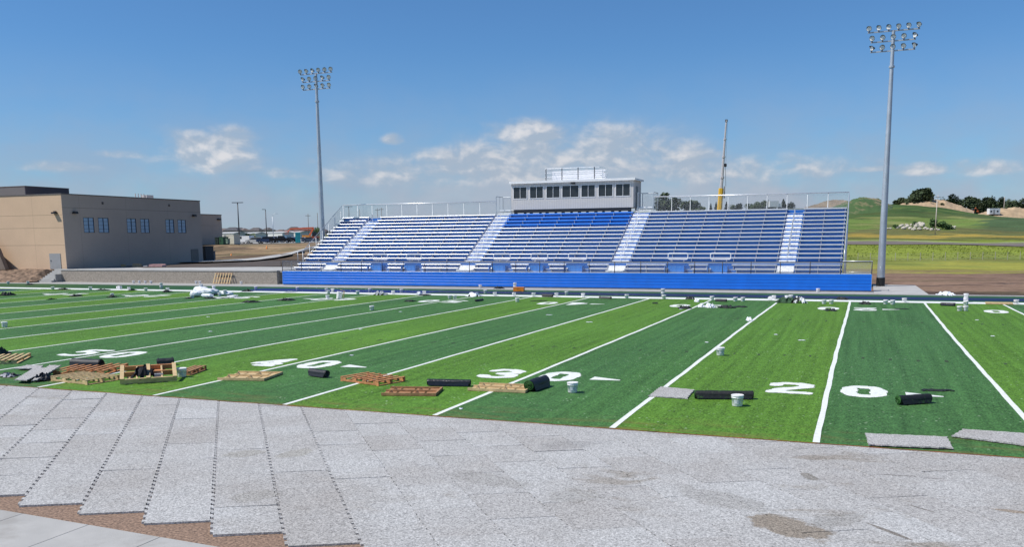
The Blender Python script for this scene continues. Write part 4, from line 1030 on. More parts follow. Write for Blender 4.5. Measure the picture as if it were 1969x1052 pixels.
# ---- white sack pile
def sack(u,v,l,w,h,rz,rx,z,label):
    h*=.66; z*=.66; l*=.85
    p=onz(u,v,0); rg=random.Random(int(u*5)); b=MB(); n=18; m_=12
    for i in range(m_+1):
        t=math.pi*i/m_
        for j in range(n):
            a=2*math.pi*j/n; cx=math.copysign(abs(math.cos(a))**.6,math.cos(a)); sy=math.copysign(abs(math.sin(a))**.6,math.sin(a)); s=math.sin(t)**.7
            f=1+rg.uniform(-.07,.07)
            b.v.append((l/2*s*cx*f,w/2*s*sy*f,h/2*math.cos(t)*f))
    b.f=[(i*n+j,(i+1)*n+j,(i+1)*n+(j+1)%n,i*n+(j+1)%n) for i in range(m_) for j in range(n)]; b.mi=[0]*len(b.f)
    o=b.build('white_sack',wsM,loc=(p.x,p.y,z)); o.rotation_euler=(R(rx),R(rg.uniform(-8,8)),R(rz)); tag(o,label,'sack','white sacks heaped on the far sideline')
sack(377,571,1.3,.9,.75,-40,0,.40,'white sack sloping down at the left end of the sack pile')
sack(388,567.5,1.7,1.0,.95,-20,6,.62,'large white sack forming the top of the sack pile')
sack(400,568,1.3,.9,.85,20,0,.45,'white sack in the middle of the sack pile below the upper bucket')
sack(412,567,1.0,.8,.75,50,0,.38,'white sack right of the middle of the sack pile')
sack(399,572.5,1.1,.7,.5,5,0,.25,'low white sack at the front of the sack pile')
sack(436,568.5,1.2,.8,.5,5,0,.25,'low white sack at the right end of the sack pile')
sack(447,571,1.1,.6,.2,10,0,.10,'flat white sack trailing off right of the sack pile')
sack(425,573.6,1.6,.5,.10,3,0,.05,'thin flat white bag in front of the sack pile')
sack(450,573,1.5,.5,.08,3,0,.05,'thin flat white bag right of the sack pile on the stripe')
for u,v,z,lab in ((387.5,567.5,.66,'white bucket balanced on top of the white sack pile'),(412,567,.46,'white bucket standing high on the right part of the sack pile'),(370,574,0,'white bucket at the lower left foot of the white sack pile'),(422.5,570,.0,'white bucket in front of the right part of the sack pile'),(433,569,.18,'white bucket sitting on the right end of the sack pile')):
    p=onz(u,v,0); dup(proto,(p.x,p.y,z+.012),1.,lab,.95)
# ---- orange box
p=onz(998,560,0); e=empty('orange_case',(p.x,p.y,.01),.15,'flat orange plastic case lying on the navy strip before the blue wall','case')
orM=mat('orange_plastic',(.80,.24,.02),.45,var=.06); b=MB(); b.box(-.45,.45,-.25,.25,0,.26); b.build('case_body',orM,e); b=MB(); b.box(-.46,.46,-.26,.26,.262,.33); b.build('lid',orM,e); b=MB(); b.path([(-.12,-.27,.2),(-.12,-.32,.2),(.12,-.32,.2),(.12,-.27,.2)],.015); b.build('handle',darkmetal,e)
p=onz(1480.7,578.5,0); b=MB(); b.lathe([(0,-.02),(.15,-.015),(.16,0),(.15,.015),(.0,.02)],18,M=Matrix.Rotation(R(75),4,'X')); o=b.build('round_lid',bucketM,loc=(p.x,p.y,.16)); tag(o,'round white lid standing on edge on the far sideline near the 25','lid')
# ---- pallets
def pallet(p0,p1,p2,nst,nsl,hgt,m,label,name='pallet',deck_low=True,gap=.6,z=.012,tilt=None,slw=.10):
    """corners: front left, front right, back left (pixels on the turf)"""
    a=onz(*p0,0);c=onz(*p1,0);d=onz(*p2,0); ex=(c-a); ey=(d-a); lx=ex.length; ang=math.atan2(ex.y,ex.x); sh=ey.dot(ex.normalized()); ly=(ey-ex.normalized()*sh).length
    e=empty(name,(a.x,a.y,z),ang,label,'pallet'); rg=random.Random(int(p0[0]))
    sk=Matrix(((1,0,0,0),(0,1,0,0),(0,0,1,0),(0,0,0,1)))
    k=max(-.5,min(.5,sh/ly)); 
    # rotate instead of shearing when the corner reading is skewed
    for i in range(nst):
        y=(ly-.04)*i/(nst-1); b=MB(); x0=0
        n=(lx/3)
        b.box(0,lx,y,y+.04,0,hgt*(.62 if slw>.11 else .45)); 
        for s0,s1 in ((0,.14),(.32,.42),(.58,.68),(.86,1.)) if slw<=.11 else (): b.box(lx*s0,lx*s1,y,y+.04,hgt*.4501,hgt-.001)
        b.build('stringer',m,e)
    if slw>.11:
        e.children
        for i in range(4):
            x=(lx-lx*.22)*i/3; b=MB(); b.box(x,x+lx*.22,.041,ly-.041,.004,.024); b.build('bottom_board',m,e)
        for fx in (.10,.58):
            for fy in (.22,.68):
                b=MB(); b.prism([(0,.025),(.16,.025),(.08,.025+hgt*.75)],0,.09,Matrix.Translation((lx*fx,ly*fy,0))@Matrix.Rotation(math.pi/2,4,'X')); b.build('block',m,e)
        b=MB(); b.box(lx-.06,lx-.002,.045,ly-.045,.025,hgt*.6); b.build('end_board',m,e)
        return e
    for i in range(nsl):
        x=(lx-slw)*i/(nsl-1); b=MB(); j=rg.uniform(-.01,.01)
        zz=hgt if not deck_low or i%2==0 else hgt; b.box(x+j,x+slw+j,-.012,ly+.012,hgt+.001,hgt+.02); b.build('deck_board',m,e)
    for i in range(3):
        x=(lx-slw)*i/2; b=MB(); b.box(x,x+slw,-.01,ly+.01,-.012,-.001); b.build('bottom_board',m,e)
    return e
pallet((899,752),(1010,757),(921,741),3,4,.13,woodP,'pale pallet lying on the 30 yard line between two black rolls',slw=.16)
pallet((733,762),(838,763),(748,749),3,3,.13,woodG,'worn reddish pallet nearest the grey pads right of the 35 yard line',slw=.12)
pallet((655,733),(728,743),(690,722),3,7,.12,woodO,'orange brown pallet lying across the 35 yard line')
pallet((418,732),(508,733.5),(448,718.5),3,4,.13,woodP,'light tan pallet lying across the 40 yard line',slw=.16)
pallet((98,733),(168,741),(140,721),3,8,.13,woodP,'pale slatted pallet in front of the grey pad pile at the left')
pallet((102,722),(200,722),(118,708),3,7,.13,woodO,'reddish brown pallet under the thick black roll at the left',z=.02)
pallet((342,722.5),(366,722.5),(346,711),3,3,.12,woodG,'small broken pallet piece behind a bucket right of the crate frame')
pallet((-40,703),(32,700),(-38,690),3,6,.12,woodP,'pale pallet cut by the left edge of the photo')
# big shipping frame stood on its edge side, open compartments towards the sky
a=onz(231,741,0); c=onz(341,734,0); ex=c-a; ang=math.atan2(ex.y,ex.x); lx=ex.length
e=empty('crate_frame',(a.x,a.y,.02),ang,'big open wooden crate frame with compartments holding a black cloth heap','crate')
ly=1.15;h=.16; tl=R(14)
MT=Matrix.Rotation(tl,4,'X')
def cb(x0,x1,y0,y1,z0,z1,nm,m=woodP): b=MB(); b.box(x0,x1,y0,y1,z0,z1,MT); return b.build(nm,m,e)
for y,nm in ((0,'rail'),(ly*.5,'rail'),(ly-.05,'rail')): cb(.0,lx,y,y+.05,0,h,nm,woodO if y>.5 else woodP)
for x in (0,lx*.46,lx-.12): cb(x,x+.12,-.02,ly+.02,h+.001,h+.03,'cross_board')
for x in (lx*.28,lx*.72): cb(x,x+.05,.051,ly-.051,0.0,h*.9,'divider',woodP)
cb(lx*.48,lx*.8,ly*.56,ly-.06,.002,.02,'inner_board',woodO)
for i in range(2): cb(lx*(.12+.5*i),lx*(.2+.5*i),0.06,ly*.5-.01,.001,.02,'inner_board',woodP)
p=a+ex*.40+Vector((-ex.y,ex.x,0)).normalized()*.45
o=scrap(285,738,40,.42,'heap of black cloth lying in the open crate frame',mat('black_cloth',(.008,.008,.012),.9,var=.5,scale=8),.42,'cloth_heap','cloth',90,None); o.location=(p.x,p.y,.12)
p=a+ex*.68+Vector((-ex.y,ex.x,0)).normalized()*.30
e2=empty('tool_box',(p.x,p.y,.09),ang,'small grey tool box inside the crate frame','tool box'); b=MB(); b.box(-.13,.13,-.1,.1,0,.16); b.build('box_body',mat('grey_plastic',(.30,.32,.34),.5),e2); b=MB(); b.path([(-.08,0,.162),(-.08,0,.21),(.08,0,.21),(.08,0,.162)],.01); b.build('handle',darkmetal,e2)
# pallet leaning on the retaining wall
p=onz(411.5,545.6,0); c=onz(441,546.2,0); wd=(c-p).length
e=empty('leaning_pallet',(p.x,56.55,0),0,'pale slatted pallet leaning upright against the retaining wall','pallet'); ml=Matrix.Rotation(R(-24),4,'X')
zt=ony(425,524,57.1).z; hh=1.22
for i in range(3): b=MB(); b.box(0,wd,.0,.09,.05+(hh-.12)*i/2,.12+(hh-.12)*i/2,ml); b.build('stringer',woodG,e)
for i in range(7): x=(wd-.1)*i/6+(.02 if i%2 else 0); b=MB(); b.box(x,x+.10,-.022,-.001,0,hh,ml); b.build('deck_board',woodP,e)
# far plank
a=onz(1895,584.5,0); c=onz(1947,585.5,0); b=MB(); d=c-a; b.box(0,d.length,-.5,.5,.02,.10); o=b.build('wood_plank',woodP,loc=(a.x,a.y,0),rotz=math.atan2(d.y,d.x)); tag(o,'flat pale wooden board on the border turf at the far right','board')
# ---- loose grey pads lying on the turf
def loosepad(q,label,z=.03,m=padM,thk=.03,rag=.02,bend=0):
    P=[onz(u,v,0) for u,v in q]; c=sum((p for p in P),Vector())/4; rg=random.Random(int(q[0][0])); out=[]
    for i in range(4):
        a=P[i];d=P[(i+1)%4]; n=max(4,int((d-a).length/.13)); nm=Vector((-(d-a).y,(d-a).x,0)).normalized()
        for k in range(n):
            t=k/n; o_=.03*(k%2) if k else 0
            out.append(a+(d-a)*t+nm*(o_+rg.uniform(-rag,rag)*.5))
    n=len(out); b=MB()
    b.add([(p.x-c.x,p.y-c.y,thk) for p in out]+[(p.x-c.x,p.y-c.y,0) for p in out],[tuple(range(n)),]+[(i,n+i,n+(i+1)%n,(i+1)%n) for i in range(n)])
    if (P[1]-P[0]).cross(P[2]-P[1]).z<0: b.f=[tuple(reversed(f)) for f in b.f]
    o=b.build('loose_pad',m,loc=(c.x,c.y,z)); tag(o,label,'pad'); return o
loosepad([(1246,764),(1322,769),(1336,752),(1270,746)],'grey foam pad on the 25 yard line left of the long turf roll',.012)
loosepad([(1669,860),(1833,867),(1822,845),(1662,838)],'grey foam pad overhanging the turf edge right of the 20 yard line')
loosepad([(1829,842),(1975,861),(1985,838),(1850,829)],'brownish grey foam pad at the right edge of the photo',.02)
o=loosepad([(28,738),(52,739),(106,714),(66,714)],'large flat grey foam pad on top of the pile left of the pallets',.10)
o=loosepad([(28,713),(78,713),(84,707),(52,706)],'small grey foam pad at the back of the pile left of the pallets',.05)
o=loosepad([(60,737),(72,736),(120,719),(96,718)],'narrow grey foam pad leaning over a black sheet in the pile',.16)
o.rotation_euler.x=.12
scrap(83,732,32,.25,'crumpled black sheet under the grey pads at the left',blackM,.35,'black_sheet','sheet',95,None)
scrap(14,724.5,34,.14,'flat black and grey sheet at the left edge in front of the grey pads',mat('grey_black_sheet',fn=lambda T,v:T.mix(T.mapr(T.noise(v,2.,2),.45,.52,0,1),(.012,.012,.018),(.30,.30,.33))),.25,'black_sheet','sheet',96,None)
# ================================================================ DISTANCE, LEFT
def at(u,v,dep,lift=0): p=ondepth(u,v,dep); return Vector((p.x,p.y,gz(p.x,p.y)+lift))
FA=math.atan2(FH.y,FH.x)-math.pi/2      # view-facing rotation
tyre=mat('tyre_rubber',(.015,.015,.015),.85); rim=mat('wheel_rim',(.45,.46,.48),.35,.7); carglass=mat('car_glass',(.03,.04,.05),.08)
def car(u,row,dep,kind,colr,rot,label,name):
    p=at(u,row,dep,.16); e=empty(name,p,FA+rot,label,{'pickup':'pickup truck','van':'van','suv':'car','minivan':'car','sedan':'car','box':'truck'}[kind],'vehicles in the parking lot')
    m=mat('car_paint_'+name+str(int(colr[0]*100))+str(int(colr[2]*100)),colr,.25,.1,var=.04)
    PR={'suv':([(-2.35,.35),(2.3,.35),(2.4,.75),(2.25,1.02),(1.2,1.12),(.55,1.72),(-2.1,1.78),(-2.4,1.1)],[(.50,1.16),(1.02,1.14),(.45,1.62),(-2.0,1.68),(-2.2,1.16)],4.8),
     'minivan':([(-2.4,.3),(2.4,.3),(2.5,.7),(2.2,1.0),(1.5,1.12),(.7,1.68),(-2.0,1.74),(-2.45,1.1)],[(.6,1.12),(1.3,1.12),(.62,1.58),(-1.95,1.62),(-2.2,1.12)],4.9),
     'sedan':([(-2.3,.3),(2.3,.3),(2.35,.7),(1.1,.95),(.4,1.42),(-1.0,1.42),(-1.8,.98),(-2.35,.9)],[(.95,.98),(.38,1.36),(-.95,1.36),(-1.6,.98)],4.6),
     'pickup':([(-2.8,.45),(2.7,.45),(2.75,1.1),(1.5,1.2),(.9,1.85),(-.5,1.88),(-.7,1.2),(-2.85,1.15)],[(1.35,1.24),(.84,1.76),(-.42,1.78),(-.58,1.24)],5.6),
     'van':([(-2.6,.35),(2.5,.35),(2.6,.9),(2.3,1.15),(1.5,2.0),(-2.5,2.05),(-2.65,1.2)],[(2.2,1.2),(1.52,1.85),(.4,1.88),(.4,1.2)],5.2),
     'box':([(-3.2,.5),(3.0,.5),(3.1,1.4),(2.4,2.2),(1.5,2.25),(1.4,2.8),(-3.2,2.8)],[(2.9,1.45),(2.35,2.1),(1.7,2.1),(1.7,1.45)],6.2)}[kind]
    rt=Matrix.Rotation(math.pi/2,4,'X'); mm=Matrix.Translation((0,.9,0))@rt
    b=MB(); b.prism(PR[0],0,1.8,mm); body=b.build('body',m,e)
    b=MB(); b.prism(PR[1],-.012,1.812,mm); b.build('side_windows',carglass,e)
    for sx in (-1,1):
        for sy in (-1,1):
            x=sx*PR[2]*.31; r=.36 if kind not in('box',) else .45; b=MB(); b.tube((x,sy*.93-.11,r),(x,sy*.93+.11,r),r,n=14); w=b.build('wheel',tyre,e,smooth=False); b=MB(); b.tube((x,sy*1.045-.005,r),(x,sy*1.045+.006,r),r*.55,n=10); b.build('rim',rim,w)
    fx=max(q[0] for q in PR[0]); b=MB(); b.box(fx-.1,fx+.02,-.8,-.5,.7,.85); b.build('headlight',mat('headlight',(.7,.7,.7),.2),e); b=MB(); b.box(fx-.1,fx+.02,.5,.8,.7,.85); b.build('headlight',mat('headlight'),e)
    b=MB(); b.box(-fx-.03,-fx+.05,-.85,-.65,.85,1.05); b.box(-fx-.03,-fx+.05,.65,.85,.85,1.05); b.build('tail_lights',mat('tail_light',(.4,.01,.01),.3),e)
    return e
wh=(.72,.73,.74)
car(472,468,249,'van',wh,2.6,'white van, leftmost vehicle in the parking lot','parked_van')
car(491,468,242,'minivan',(.62,.60,.56),3.05,'silver beige minivan between a white van and a dark car','parked_car')
car(511,468,240,'suv',(.05,.08,.16),3.3,'dark blue car right of the silver minivan','parked_car')
car(530,467,259,'pickup',wh,3.4,'white pickup truck behind the dark vehicles','parked_pickup')
car(540,468.5,237,'pickup',(.012,.012,.016),.1,'black pickup truck in the middle of the parking row','parked_pickup')
car(558,468.5,241,'sedan',(.015,.014,.02),2.9,'black car just left of the teal portable toilet','parked_car')
car(523,466,266,'suv',(.25,.45,.62),3.2,'pale blue car behind the black pickup truck','parked_car')
car(581,467,254,'sedan',wh,3.0,'white car just right of the teal portable toilet','parked_car')
car(596,468,252,'sedan',(.12,.14,.18),.2,'dark grey car partly hidden by the left light pole','parked_car')
car(505,463,284,'sedan',(.12,.18,.36),3.1,'blue car in the back row of the parking lot','parked_car')
car(548,462,286,'sedan',wh,.0,'white car in the back row above the black car','parked_car')
car(566,462,284,'suv',(.70,.71,.71),3.1,'pale grey car in the back row behind the teal toilet','parked_car')
car(456,466,262,'suv',wh,3.0,'white car half hidden behind the cream generator','parked_car')
car(535,460.5,300,'van',wh,3.1,'white van in the back row behind the black pickup','parked_van')
car(520,460.5,305,'sedan',(.70,.71,.71),3.1,'silver car in the back row above the dark blue car','parked_car')
# portable toilet
p=at(573.5,470.5,237,.16); e=empty('portable_toilet',p,FA+.2,'teal portable toilet standing at the edge of the parking lot','portable toilet')
tl_=mat('teal_plastic',(.02,.42,.42),.5,var=.06); b=MB(); b.box(-.65,.65,-.6,.6,0,2.5); b.build('cabin',tl_,e)
b=MB(); b.prism([(-.7,2.501),(.7,2.501),(.55,2.72),(-.55,2.72)],-.65,.65,Matrix.Rotation(math.pi/2,4,'X')); b.build('roof',mat('pale_teal',(.12,.5,.5),.5),e); b=MB(); b.box(-.42,.42,-.63,-.602,.12,2.2); d=b.build('door',mat('teal_door',(.03,.36,.38),.5),e); b=MB(); b.box(.25,.33,-.66,-.632,1.1,1.2); b.build('handle',darkmetal,d)
# orange boom lift
p=at(588,466,275,.16); e=empty('boom_lift',p,FA,'orange articulated boom lift parked behind the portable toilet','lift')
og=mat('lift_orange',(.72,.13,.04),.5,var=.08)
b=MB(); b.box(-1.2,1.6,-1,1,.5,1.1); b.build('chassis',og,e)
b=MB(); b.box(-.9,1.4,-.9,.9,1.101,2.0); b.build('turret',mat('lift_yellow',(.75,.30,.05),.5),e)
b=MB(); b.tube((1.2,0,1.8),(2.6,0,4.2),.28,n=4); b.tube((2.6,0,4.2),(-4.6,0,3.9),.32,n=4); b.tube((2.6,.1,3.6),(-3.6,.1,3.3),.18,n=4); b.build('boom',og,e)
b=MB(); b.path([(-4.6,0,3.9),(-5.4,0,3.0)],.12); b.build('jib',og,e)
b=MB(); b.box(-6.2,-5.2,-.9,.9,2.3,2.4); 
for z in (2.9,3.4): b.path([(-6.2,-.9,z),(-5.2,-.9,z),(-5.2,.9,z),(-6.2,.9,z)],.05,5,True)
b.build('basket',og,e)
for sx in (-.9,1.2):
    for sy in (-1,1): b=MB(); b.tube((sx,sy*1.1-.15,.5),(sx,sy*1.1+.15,.5),.5,n=14); b.build('wheel',tyre,e)
p=at(604,462,285,.16); e=empty('orange_loader',p,FA+.3,'orange loader with its cab right of the boom lift','loader')
b=MB(); b.box(-2.2,1.4,-1,1,.7,1.7); b.build('body',og,e); b=MB(); b.box(-.6,.8,-.8,.8,1.701,3.0); b.build('cab',carglass,e); b=MB(); b.path([(1.2,-.7,1.2),(2.4,-.7,1.6),(3.2,-.7,.6)],.15); b.path([(1.2,.7,1.2),(2.4,.7,1.6),(3.2,.7,.6)],.15); b.build('arms',og,e); b=MB(); b.box(3.1,3.9,-1.1,1.1,.1,.9); b.build('bucket_scoop',og,e)
for sx in (-1.4,.9):
    for sy in (-1,1): b=MB(); b.tube((sx,sy*1.05-.2,.65),(sx,sy*1.05+.2,.65),.65,n=14); b.build('wheel',tyre,e)
# generator box, transformer, equipment at the building corner
def cabinet(u,row,dep,w,h,d,m,label,name,cat,leg=.3):
    p=at(u,row,dep,.0); e=empty(name,p,-.3,label,cat)
    b=MB(); b.box(-w/2,w/2,-d/2,d/2,leg,leg+h); b.build('housing',m,e); b=MB(); b.box(-w/2-.06,w/2+.06,-d/2-.06,d/2+.06,leg+h+.001,leg+h+.12); b.build('top_cover',m,e)
    b=MB(); b.box(-w/2+.1,w/2-.1,-d/2+.1,d/2-.1,-.1,leg-.002); b.build('base',darkmetal,e)
    b=MB()
    for k in range(4): b.box(-w/2+.3,-w/2+.3+w*.3,-d/2-.03,-d/2-.003,leg+h*.3+k*.2,leg+h*.3+k*.2+.08)
    b.build('vents',darkmetal,e); return e
cabinet(449.5,475,225,3.2,2.2,1.8,mat('cream_paint',(.62,.60,.50),.5,var=.05),'cream generator cabinet beside the brown annex wall','generator','generator')
cabinet(431,474,222,1.7,1.7,1.5,mat('green_paint',(.03,.09,.05),.5,var=.1),'dark green transformer box left of the cream generator','transformer','transformer')
cabinet(421,473,224,1.4,1.6,1.2,mat('black_green',(.02,.035,.03),.5),'black green bin close to the annex wall','waste_bin','bin')
cabinet(439,476,219,.7,1.1,.7,mat('pale_green_paint',(.20,.28,.22),.5),'small pale green pedestal between generator and transformer','utility_pedestal','pedestal')
cabinet(397,503,130,1.9,2.0,1.3,mat('unit_dark',(.03,.03,.035),.5),'dark equipment unit at the right end of the brown wall','equipment_unit','equipment')
cabinet(403,492,140,1.4,1.2,1.2,mat('unit_grey',(.16,.17,.18),.5),'grey equipment unit standing behind the dark one','equipment_unit','equipment')
# small things on the terrace
for u,w,h,c,lab,nm in ((237.5,.5,.35,(.45,.30,.15),'small cardboard box on the terrace below the middle windows','cardboard_box'),(264,.9,.45,(.42,.30,.17),'tan cardboard box standing on the terrace','cardboard_box'),(280,.5,.18,(.5,.5,.5),'small grey parcel on the terrace','parcel'),(303,1.7,.35,(.62,.36,.33),'pinkish low bundle on the terrace','bundle')):
    p=onz(u,513.5,1.42); q=Vector((p.x,p.y,1.402)); b=MB(); b.box(-w/2,w/2,-w/3,w/3,0,h*.8); b.prism([(-w/2,h*.801),(w/2,h*.801),(w/2*.8,h),(-w/2*.9,h)],-w/3,w/3,Matrix.Rotation(math.pi/2,4,'X')@Matrix.Scale(1,4)); o=b.build(nm,mat('box_'+nm+str(u),c,.8),loc=q,rotz=.3); tag(o,lab,'box')
# traffic cones on the brown slope
for u,row,d,lab in ((513.5,489,190,'orange traffic cone high on the brown slope'),(445,499,160,'orange traffic cone low on the brown slope near the path')):
    p=at(u,row,d); e=empty('traffic_cone',p,0,lab,'cone'); e.scale=(.6,)*3; b=MB(); b.lathe([(.32,.05),(.08,1.1),(0,1.1)],12); b.build('cone_body',orM,e,smooth=True); b=MB(); b.box(-.4,.4,-.4,.4,0,.05); b.build('base',orM,e)
# parking lot lamps
def lot_lamp(u,rb,rt,dep,arms,label):
    p=at(u,rb,dep); q=ondepth(u,rt,dep); H=q.z-p.z; e=empty('parking_lamp',p,FA,label,'street lamp','parking lot lamps behind the grandstand')
    b=MB(); b.tube((0,0,0),(0,0,H),.20,.13,8); b.build('pole',mat('bronze_pole',(.06,.06,.065),.5,.3),e,smooth=True)
    b=MB()
    for s in arms: b.box(min(0,s*1.5),max(0,s*1.5),-.2,.2,H-.02,H+.16)
    b.build('lamp_head',mat('bronze_pole'),e)
lot_lamp(461,470,390,245,(-1,1),'tall twin arm parking lamp right of the annex, leftmost lamp')
lot_lamp(513.5,466,403,330,(-.8,),'single arm parking lamp, second from the left')
lot_lamp(672.5,455,397.5,380,(-1,1),'twin arm parking lamp seen through the back fence of the left seats')
p=at(526,462,360); q=ondepth(526,411,360); H=q.z-p.z; e=empty('street_light',p,FA,'pale curved arm street light right of the second parking lamp','street lamp')
b=MB(); b.tube((0,0,0),(0,0,H*.9),.17,.11,8); b.path([(0,0,H*.88),(.3,0,H*.97),(1.,0,H),(1.8,0,H)],.07); b.build('pole',galv,e,smooth=True); b=MB(); b.box(1.5,2.3,-.15,.15,H-.05,H+.08); b.build('lamp_head',galv,e)
upM=mat('pole_wood',(.16,.12,.09),.9,var=.2); upP=mat('pole_wood_pale',(.50,.45,.40),.9,var=.1)
def upole(u,rb,rt,dep,label,cross=True,grp='wooden utility poles in the distance'):
    p=at(u,rb,dep); q=ondepth(u,rt,dep); H=q.z-p.z; e=empty('utility_pole',p,FA,label,'utility pole',grp)
    b=MB(); b.tube((0,0,-.3),(0,0,H),.15 if u<1700 else .12,.11,7); b.build('pole',upM if u<1790 else upP,e,smooth=True)
    if cross: b=MB(); b.box(-1.2,1.2,-.22,-.1,H-1.,H-.8); b.build('crossarm',upM,e)
upole(594,455,411,420,'utility pole left of the left floodlight pole',True); upole(612,455,409,430,'utility pole partly behind the left floodlight pole',False)
upole(727,452,400,430,'utility pole seen through the fence above the second aisle section'); upole(693,452,402,430,'thin pole seen through the fence left of another pole',False)
upole(735,452,399,445,'tall pole with crossarm behind the left seats')
# far houses
hwM=[mat('house_wall%d'%i,c,.9,var=.1,scale=.3) for i,c in enumerate([(.42,.38,.33),(.34,.31,.28),(.48,.46,.43),(.27,.22,.18)])]
hrM=[mat('house_roof%d'%i,c,.9,var=.2,scale=.5) for i,c in enumerate([(.10,.09,.09),(.14,.11,.10),(.085,.085,.095)])]
hc=['cream','grey brown','pale','dark tan']; hq=['a dark hipped roof','a brown hipped roof','a slate hipped roof']
rg=random.Random(21); 
HX=[431,438,448,460,470,482,493,503,516,527,541,553,566,578,590,603,612,622]
for i,u in enumerate(HX):
    dep=rg.uniform(760,960); rowb=450.5; p=at(u,rowb,dep); w=rg.uniform(10,15); d=9; h=rg.uniform(3.0,5.2); rh=rg.uniform(2.2,3.4); wi=rg.randrange(4); ri=rg.randrange(3)
    e=empty('house',p,rg.uniform(-.6,.4),'distant %s house with %s, number %d from the left along the horizon'%(hc[wi],hq[ri],i+1) if False else 'distant %s house with %s, %s'%(hc[wi],hq[ri],['directly right of the annex corner','just left of the twin arm lamp','behind the cream generator','just right of the twin arm lamp','above the white van','above the silver minivan','above the gap behind the minivan','left of the second lamp','right of the second lamp','below the curved street light','above the black pickup cab','above the black pickup bed','above the black car','above the teal toilet','above the boom lift','above the orange loader','partly behind the floodlight pole','last before the seats'][i]),'house','houses along the left horizon')
    b=MB(); b.box(-w/2,w/2,-d/2,d/2,-1,h); b.build('wall',hwM[wi],e)
    b=MB(); o_=.5; r=w/2-d/2*.8; b.add([(-w/2-o_,-d/2-o_,h),(w/2+o_,-d/2-o_,h),(w/2+o_,d/2+o_,h),(-w/2-o_,d/2+o_,h),(-r,0,h+rh),(r,0,h+rh)],[(0,1,5,4),(2,3,4,5),(1,2,5),(3,0,4),(3,2,1,0)]); b.build('roof',hrM[ri],e)
    for k in range(3): b=MB(); x=-w/2+w*(k+.5)/3; b.box(x-.7,x+.7,-d/2-.06,-d/2-.002,1,2.2); b.build('window',carglass,e)
for (u,dep,w,h,c,lab) in ((476,560,26,3.0,(.74,.72,.67),'long low pale shed behind the left parked vehicles'),(520,600,34,3.2,(.78,.77,.74),'long white flat roofed shed behind the middle of the parking lot'),(557,640,30,3.4,(.70,.67,.62),'pale shed behind the right parked vehicles'),(447,520,14,3.4,(.66,.63,.58),'small pale shed just right of the annex')):
    p=at(u,456,dep); e=empty('storage_shed',p,-.2,lab,'shed'); b=MB(); b.box(-w/2,w/2,-5,5,-1,h); b.build('wall',mat('shed_%d'%u,c,.8),e); b=MB(); b.add([(-w/2-.3,-5.3,h),(w/2+.3,-5.3,h),(w/2+.3,5.3,h),(-w/2-.3,5.3,h),(-w/2-.3,0,h+.9),(w/2+.3,0,h+.9)],[(0,1,5,4),(2,3,4,5),(3,0,4),(1,2,5),(3,2,1,0)]); b.build('roof',mat('shed_roof',(.45,.45,.44),.6),e)
    b=MB(); b.box(-1.6,1.6,-5.05,-5.002,0,2.6); b.build('door',mat('shed_door',(.2,.2,.2),.6),e)
# ================================================================ TREES
barkM=mat('bark',(.09,.07,.05),.95,var=.3)
def leafm(n,c):
    def fn(T,v):
        g=T.add('ShaderNodeNewGeometry'); return T.mix(g.outputs['Random Per Island'],tuple(q*.55 for q in c),tuple(q*1.5 for q in c))
    return mat(n,rough=.8,fn=fn,spec=.15)
lfD=leafm('leaf_dark',(.062,.085,.042)); lfG=leafm('leaf_green',(.075,.13,.045)); lfC=leafm('leaf_conifer',(.045,.065,.042))
def tree_mesh(w,h,n,rg,kind='round'):
    b=MB(); cl=[]
    if kind=='round':
        for i in range(11):
            a=rg.uniform(0,6.28); r=rg.uniform(.1,.75)*w/2; z=rg.uniform(.2,.80)*h; cl.append((r*math.cos(a),r*math.sin(a),z,rg.uniform(.26,.40)*w*.75,rg.uniform(.15,.24)*h))
        cl.append((0,0,h*.82,w*.22,h*.16))
    ls=max(.18,w*.06)
    for i in range(n):
        if kind=='round': cx,cy,cz,rr,rz=rg.choice(cl); d=Vector((rg.gauss(0,1),rg.gauss(0,1),rg.gauss(0,1))).normalized(); f=rg.uniform(.55,1.08); p=Vector((cx+d.x*rr*f,cy+d.y*rr*f,cz+d.z*rz*f))
        else:
            z=rg.uniform(.06,1)**.9; r=(1-z)*w/2*rg.uniform(.4,1.1)*(1+.25*math.sin(z*26)); a=rg.uniform(0,6.28); p=Vector((r*math.cos(a),r*math.sin(a),z*h))
        u=Vector((rg.gauss(0,1),rg.gauss(0,1),rg.gauss(0,.7))).normalized()*ls*rg.uniform(.6,1.4); v=u.orthogonal().normalized()*ls*rg.uniform(.5,1.)
        b.add([p-u,p-v*.6,p+u,p+v],[(0,1,2,3)])
    return b
def trunk_mesh(w,h,rg):
    b=MB(); b.tube((0,0,-.5),(0,0,h*.45),w*.035,w*.022,7); 
    for k in range(6):
        a=rg.uniform(0,6.28); z=h*rg.uniform(.18,.42); b.tube((0,0,z),(w*.3*math.cos(a),w*.3*math.sin(a),z+h*.28),w*.014,w*.006,5)
    b.tube((0,0,h*.45),(0,0,h*.8),w*.022,w*.006,6); return b
def tree(u,rtop,wpx,dep,label,m=lfD,kind='round',rbase=None,n=900,grp='trees on the horizon',name=None):
    p=at(u,430,dep,-.2); top=ondepth(u,rtop,dep).z; h=max(2,top-p.z); w=wpx/F*dep; rg=random.Random(int(u*7+wpx))
    if h>w*1.9 and kind=='round': w0=w
    e=empty(name or ('conifer_tree' if kind!='round' else 'broadleaf_tree'),p,rg.uniform(0,6),label,'tree' if not name else 'bush',grp)
    tree_mesh(w,h,n,rg,kind).build('crown',m,e); trunk_mesh(w,h,rg).build('trunk',barkM,e); return e
